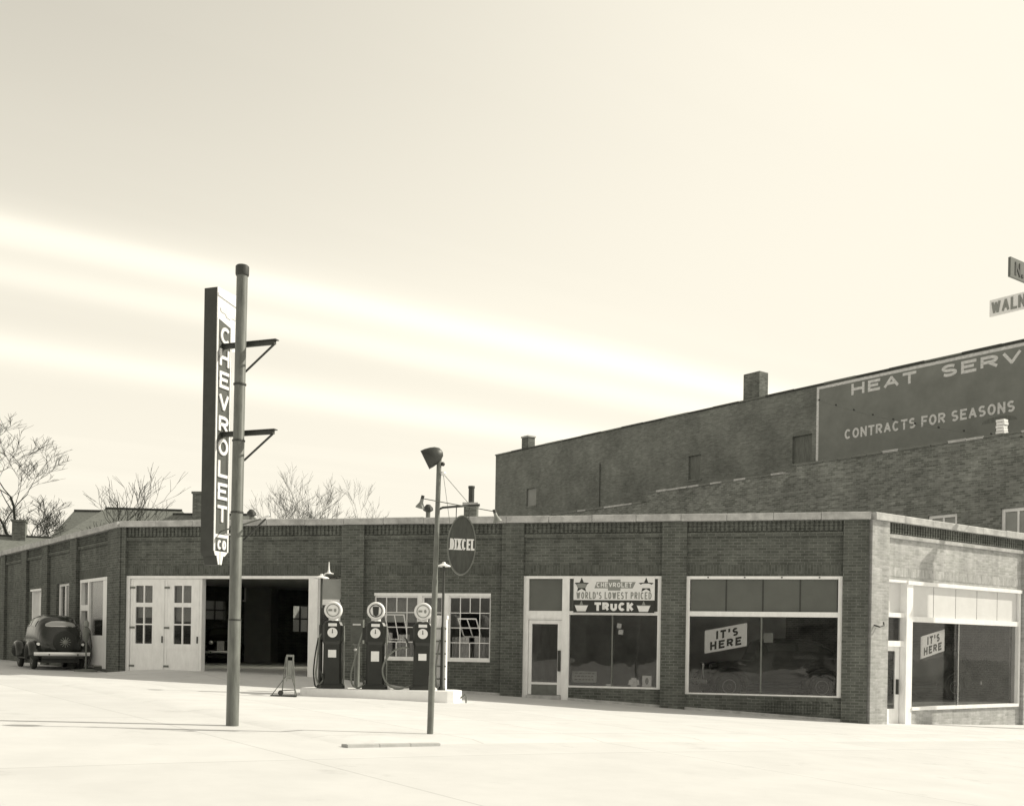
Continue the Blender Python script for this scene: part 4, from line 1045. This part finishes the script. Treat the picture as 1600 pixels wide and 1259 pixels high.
# ------------------------------------------------------------------ signs and cards in the windows
bn = thing('truck_banner', 'white and black truck banner with stars across the shop transom', 'banner', MF @ Matrix.Translation((14.92, -.06, 2.76)))
ob('board', MB().box(13.82, 16.02, -.06, -.036, 3.10, 3.735), WHITE2, bn, MF)
ob('dark_band', MB().box(13.82, 16.02, -.06, -.036, 2.76, 3.098), INKD, bn, MF)
ob('edging', MB().box(13.80, 16.04, -.062, -.036, 2.735, 2.758), WHITE2, bn, MF)
bf = lambda x0, z0: (lambda u, v, d: (x0+u, -.0605-d, z0+v))
def star(r, r2): return [((r if i % 2 == 0 else r2)*math.sin(math.pi*i/5), (r if i % 2 == 0 else r2)*math.cos(math.pi*i/5)) for i in range(10)]
for x in (14.04, 15.79):
    s = ob('star', MB().prism(star(.21, .095), bf(x, 3.50), .003, 0), INKD, bn, MF)
    ob('star_label', MB().prism([(-.11, -.075), (.11, -.075), (.15, .02), (.08, .05), (-.08, .05), (-.15, .02)], bf(x, 3.50), .006, .0035), INKM if x < 15 else WHITE2, s, MF)
    s2 = ob('star', MB().prism([(0, .17), (.05, .05), (.2, .05), (.13, -.03), (.12, -.14), (-.12, -.14), (-.13, -.03), (-.2, .05), (-.05, .05)], bf(x+(.0 if x < 15 else -.06), 2.92), .003, 0), STEEL, bn, MF)
    ob('star_label', MB().prism([(-.18, .03), (.18, .03), (.12, -.12), (-.12, -.12)], bf(x+(.0 if x < 15 else -.06), 2.92), .006, .0035), WHITE2, s2, MF)
ob('bow_tie_emblem', MB().prism([(-.54, -.09), (-.17, -.09), (-.17, -.15), (.17, -.15), (.17, -.09), (.5, -.09), (.58, .08), (.17, .08), (.17, .15), (-.17, .15), (-.17, .08), (-.48, .08)], bf(14.93, 3.51), .003, 0), INKM, bn, MF)
mb = MB(); text(mb, 'CHEVROLET', bf(14.45, 3.45), .125, .024, width=.96, gap=.022, depth=.006); ob('emblem_lettering', mb, WHITE2, bn, MF)
mb = MB(); text(mb, "WORLD'S LOWEST PRICED", bf(13.90, 3.13), .19, .028, width=2.04, gap=.028, depth=.003); ob('banner_lettering', mb, INKM, bn, MF)
letters('banner_letter', 'TRUCK', bf(14.40, 2.81), WHITE2, bn, MF, .23, .07, width=1.06, gap=.035, depth=.003)
def its_here(label, M, x0, x1, zl0, zl1, zr0, zr1):
    fn = lambda u, v, d: (x0+(x1-x0)*u, .13+d, (zl0+(zr0-zl0)*u)*(1-v)+(zl1+(zr1-zl1)*u)*v)
    o = thing('window_poster', label, 'poster', M @ Matrix.Translation((x0, .13, zl0)))
    ob('sheet', MB().prism([(0, 0), (1, 0), (1, 1), (0, 1)], fn, -.003, .003), WHITE2, o, M)
    mb = MB()
    W_, H_ = (x1-x0), (zl1-zl0)
    f2 = lambda ox, oz: (lambda u, v, d: fn((ox+u)/W_, (oz+v)/H_, -.0035-d))
    text(mb, "IT'S", f2(W_*.27, H_*.53), H_*.36, H_*.09, width=W_*.52, gap=W_*.05, depth=.002)
    text(mb, 'HERE', f2(W_*.13, H_*.10), H_*.36, H_*.09, width=W_*.74, gap=W_*.05, depth=.002)
    ob('poster_lettering', mb, INKD, o, M)
its_here('slanted white poster in the large front show window', MF, 17.35, 18.45, 1.70, 2.31, 1.92, 2.53)
its_here('slanted white poster in the side street show window', MR, 2.60, 3.75, 1.64, 2.25, 1.88, 2.48)
def card(name, label, x0, x1, z0, z1, m, y=.16, M=MF, cat='card', tilt=0, inner=None):
    Mc = M @ Matrix.Translation(((x0+x1)/2, y, z0)) @ Matrix.Rotation(math.radians(-8), 4, 'X') @ Matrix.Rotation(math.radians(tilt), 4, 'Y')
    o = thing(name, label, cat, Mc); w, h = (x1-x0)/2, z1-z0
    ob('board', MB().box(-w, w, -.008, .008, 0, h), m, o, Mc)
    if inner: inner(o, Mc, w, h)
    return o
part('window_shelf', MB().box(13.72, 16.1, .15, .9, .62, .74), INTW, MF)
def lic(o, Mc, w, h):
    mb = MB()
    for r, (a, b) in enumerate(((.2, .3), (.5, .6), (.78, .88))):
        rn = random.Random(r); x = -w*.8
        while x < w*.75:
            l = rn.uniform(.03, .09); mb.box(x, min(x+l, w*.85), -.012, -.0085, h*a, h*b); x += l+.03
    ob('print', mb, INKD, o, Mc)
card('window_card', 'dim grey notice card low in the left of the shop window', 13.78, 14.45, .86, 1.16, INKM, inner=lic)
card('window_card', 'small white square card hung high in the shop window', 14.98, 15.10, 2.35, 2.48, WHITE2, tilt=8)
card('window_card', 'small white square card hung below another in the shop window', 15.02, 15.15, 2.18, 2.31, WHITE2, tilt=8)
card('window_card', 'small white paper lying at the foot of the shop window', 14.72, 14.86, .76, .83, WHITE2, tilt=-4)
card('window_card', 'pale framed leaflet at the right end of the shop window', 15.70, 15.95, .78, 1.08, PALEP, inner=lambda o, Mc, w, h: ob('print', MB().prism(ell(.05, .09, 14), lambda u, v, d: (u, -.0085+d, .15+v), -.004, 0), INKM, o, Mc))
o = thing('emblem_card', 'white bow-tie shaped card standing in the shop window', 'card', MF @ Matrix.Translation((15.47, .2, .76)))
ob('board', MB().prism([(-.16, .06), (-.09, .06), (-.08, .0), (.08, .0), (.09, .06), (.16, .06), (.13, .2), (.08, .2), (.07, .25), (-.07, .25), (-.08, .2), (-.13, .2)], lambda u, v, d: (u, d, v), -.006, .006), PALEP, o)
card('window_card', 'small pale placard behind the mullion of the large front show window', 18.88, 19.12, 2.02, 2.27, INKM, y=.3)

# ------------------------------------------------------------------ street corner furniture on the right
cp = W(0, 0)
spx, spy = 5.03, 10.4
sg = thing('street_sign_post', 'pair of crossed street name plates on a post at the right edge', 'street sign', T(spx, spy, g(spx, spy)-.04))
ob('post', MB().lathe([(.05, 0), (.045, 5.2), (.04, 5.5)], 12, T(spx, spy, g(spx, spy)-.04)), MIDM, sg, Matrix(), True)
Mw = frame(Vector((spx, spy)), -LD)
pl = ob('name_plate', MB().box(-.59, -.04, -.012, .012, 5.13, 5.292), WHITE2, sg, Mw)
mb = MB(); text(mb, 'WALNUT', lambda u, v, d: (-.57+u, -.0125-d, 5.15+v), .122, .022, width=.51, gap=.014, depth=.003); ob('plate_lettering', mb, INKM, pl, Mw)
Mn = frame(Vector((spx, spy)), RD)
pl = ob('name_plate', MB().box(-.728, -.04, -.012, .012, 5.223, 5.40), PANEL, sg, Mn)
mb = MB(); text(mb, 'N.', lambda u, v, d: (-.65+u, -.0125-d, 5.25+v), .12, .026, ws=.7, gap=.02, depth=.003); ob('plate_lettering', mb, INKD, pl, Mn)
# utility pole at the kerb, out of the picture on the right: its shadow lies on the side wall
up = W(7.4, -2.0)
ut = thing('utility_pole', 'wooden utility pole at the kerb before the side street windows', 'utility pole', T(up.x, up.y, g(up.x, up.y)))
gz = g(up.x, up.y)
ob('pole', MB().lathe([(.17, -.2), (.15, 5), (.13, 8.4)], 14), BARK, ut, None, True)
ob('crossarm', MB().box(-.9, .9, -.06, .06, 7.9, 8.02), BARK, ut, None); ob('brace', MB().tube([(0, -.08, 6.7), (.8, -.08, 7.9)], .05, 6), DARKM, ut)
end = Vector((up.x, up.y, 7.8)); st_ = Vector((W(14.95, 13.9).x, W(14.95, 13.9).y, 13.0))
pts = [st_.lerp(end, i/24) + Vector((0, 0, -.35*math.sin(math.pi*i/24))) for i in range(25)]
cb = thing('overhead_cable', 'sagging overhead cable with rings crossing the painted wall sign', 'cable', Matrix.Translation(end))
ob('wire', MB().tube(pts, .009, 5), MIDM, cb, Matrix())
for i in range(2, 24, 2): ob('ring', MB().lathe([(.03, -.015), (.045, 0), (.03, .015)], 8, Matrix.Translation(pts[i] + Vector((0, 0, .04))) @ Matrix.Rotation(1.3, 4, 'X')), DARKM, cb, Matrix())

# ------------------------------------------------------------------ houses beyond
def house(label, x, y, rz, w, d_, eave, ridge, hipl=0., chim=None, zb=0):
    M = T(x, y, zb, rz); h = thing('house', label, 'house', M)
    ob('wall', MB().box(-w/2, w/2, -d_/2, d_/2, -1, eave), HOUSEW, h)
    e = .35
    rf = MB(); rl = w/2*(1-hipl)
    rf.add([(-w/2-e, -d_/2-e, eave), (w/2+e, -d_/2-e, eave), (w/2+e, d_/2+e, eave), (-w/2-e, d_/2+e, eave), (-rl, 0, ridge), (rl, 0, ridge),
            (-w/2-e, -d_/2-e, eave-.15), (w/2+e, -d_/2-e, eave-.15), (w/2+e, d_/2+e, eave-.15), (-w/2-e, d_/2+e, eave-.15)],
           [(0,1,5,4), (1,2,5), (2,3,4,5), (3,0,4), (6,7,1,0), (7,8,2,1), (8,9,3,2), (9,6,0,3), (9,8,7,6)])
    r = ob('roof', rf, ROOFM, h)
    ob('ridge_cap', MB().tube([(-rl, 0, ridge+.02), (rl, 0, ridge+.02)], .07, 6), DARKM, r, M)
    for i in range(3):
        wx = -w/2 + w*(i+.7)/3.4
        wd = ob('window', MB().box(wx-.5, wx+.5, -d_/2-.06, -d_/2-.002, eave-2.4, eave-.7), WHITE, h)
        ob('pane', MB().box(wx-.42, wx+.42, -d_/2-.07, -d_/2-.061, eave-2.3, eave-.8), PANEL, wd, M)
    if chim:
        cx, ct = chim; ob('chimney', MB().box(cx-.35, cx+.35, -.4, .4, ridge-1.2, ct).box(cx-.4, cx+.4, -.45, .45, ct+.001, ct+.12), CHIMB, r, M)
    return h
house('shingled hip roof house just behind the left wing of the garage', -20.2, 60, .12, 9.0, 8, 5.9, 8.95, .55)
house('shingled house with a ridge chimney seen left of the tall sign', -15.9, 58, -.08, 8.6, 7, 6.2, 8.5, .5, (-.6, 9.55))
house('dark gabled house at the far left behind the bare trees', -29.5, 62, .3, 7.0, 7, 5.0, 7.6, .1, (1.5, 8.4))
house('grey roofed house beyond the first hip roof at left', -25.0, 70, .0, 8, 7, 6.3, 10.0, .25)
# ------------------------------------------------------------------ bare trees
def tree(label, x, y, top, hw, seed, stems=1, levels=6, spread=1.0, trunk=.3, z=0):
    rnd = random.Random(seed); tr, cr = MB(), MB()
    def grow(p, d, l, r, lev, first=False):
        segs = 4; pts = [p]; rr = [r]; q = p.copy(); dd = d.copy()
        for i in range(segs):
            dd = (dd + Vector((rnd.uniform(-1, 1), rnd.uniform(-1, 1), rnd.uniform(-.5, .8)))*(.05 if first else .17)).normalized()
            q = q + dd * (l/segs); pts.append(q.copy()); rr.append(r*(1-.35*(i+1)/segs))
        (tr if lev >= levels-1 else cr).tube(pts, rr, 7 if lev >= levels-1 else (5 if lev > 2 else 3), cap=False)
        if lev <= 0: return
        k = rnd.choice((2, 3, 3)) if lev > 1 else 3
        for j in range(k):
            t = pts[-1] if j < 1 else pts[rnd.choice((2, 3, 4))]
            ax = Vector((rnd.uniform(-1, 1), rnd.uniform(-1, 1), rnd.uniform(-.35, .35)))
            nd = (dd + ax.normalized()*rnd.uniform(.35, .85)*spread).normalized(); nd.z += .08; nd.normalize()
            nl = (.24 if first else rnd.uniform(.62, .84)/trunk_k[0]) * (1 if not first else 1)
            grow(t, nd, (H*.2*rnd.uniform(.8, 1.1)) if first else l*rnd.uniform(.62, .84), max(.009, rr[-1]*rnd.uniform(.58, .76)), lev-1)
    trunk_k = [1.0]; H = top
    for s_ in range(stems):
        d = Vector((rnd.uniform(-.3, .3)*(stems > 1), rnd.uniform(-.15, .15), 1)).normalized()
        grow(Vector((rnd.uniform(-.3, .3)*(stems > 1), 0, 0)), d, H*trunk, .02*H/math.sqrt(stems)+.03, levels, True)
    zmax = max(v[2] for v in cr.v); xs = sorted(v[0] for v in cr.v); a, b = xs[int(len(xs)*.02)], xs[int(len(xs)*.98)]
    kz = H/zmax; kx = 2*hw/(b-a); cx = (a+b)/2
    kx = max(.6*kz, min(1.6*kz, kx))
    for m_ in (tr, cr): m_.v = [((p-cx)*kx, q*kz, c*kz) for p, q, c in m_.v]
    t = thing('bare_tree', label, 'tree', T(x, y, z), 'leafless trees behind the garage')
    ob('trunk', tr, BARK, t, None, True); ob('crown', cr, BARK, t, None)
    return t
tree('large bare tree at the far left edge over the parked car', -31.6, 70, 16.2, 3.9, 11, 1, 8, 1.0, .38)
tree('upright bare tree with several stems behind the hip roof house', -19.3, 54.5, 10.9, 2.0, 8, 3, 5, .6, .62)
tree('bushy bare tree right of the tall sign pole', -11.5, 60, 11.3, 2.6, 21, 3, 6, 1.1, .62)
tree('spreading bare tree left of the oval sign', -8.9, 62, 11.4, 2.0, 14, 3, 6, 1.1, .60)
tree('small thin bare tree behind the far left house', -28.2, 66, 10.6, 1.4, 5, 2, 5, .8, .5)

# ------------------------------------------------------------------ across the street, behind the camera: mirrored in the show windows
ab = thing('opposite_building', 'two-storey brick shop block across the street, mirrored in the show windows', 'building', T(-6, -24, 0))
MA = frame(Vector((16, -22)), Vector((-1, 0)))
aops = [(2 + i*5.2, 4.2 + i*5.2, 5.2, 7.2) for i in range(7)] + [(1.2 + i*7.4, 6.6 + i*7.4, .9, 3.6) for i in range(5)]
wall('front_wall', MA, 0, 40, aops, TALLB, ab, z0=-1, z1=8.8)
ob('cornice', MB().box(-.1, 40.1, -.3, .35, 8.802, 9.15), STONE, ab, MA)
ob('side_wall', MB().box(-.002, .3, .33, 14, -1, 8.7).box(39.7, 40.002, .33, 14, -1, 8.7), TALLB, ab, MA)
ob('roof', MB().box(.31, 39.69, .33, 14, 8.2, 8.3), DIRT, ab, MA)
for a, b, c, e in aops: ob('window', MB().box(a, b, .2, .22, c, e).box(a, b, .12, .198, (c+e)/2-.04, (c+e)/2+.04), PANEL, ab, MA)
c5 = copy_tree(car, None, T(-6.5, -9, g(-6.5, -9), 1.5)); c5['label'] = 'dark sedan parked across the street, mirrored in the show windows on the left'
c6 = copy_tree(car, None, T(1.5, -10, g(1.5, -10), 1.45)); c6['label'] = 'dark sedan parked across the street, mirrored in the show windows on the right'
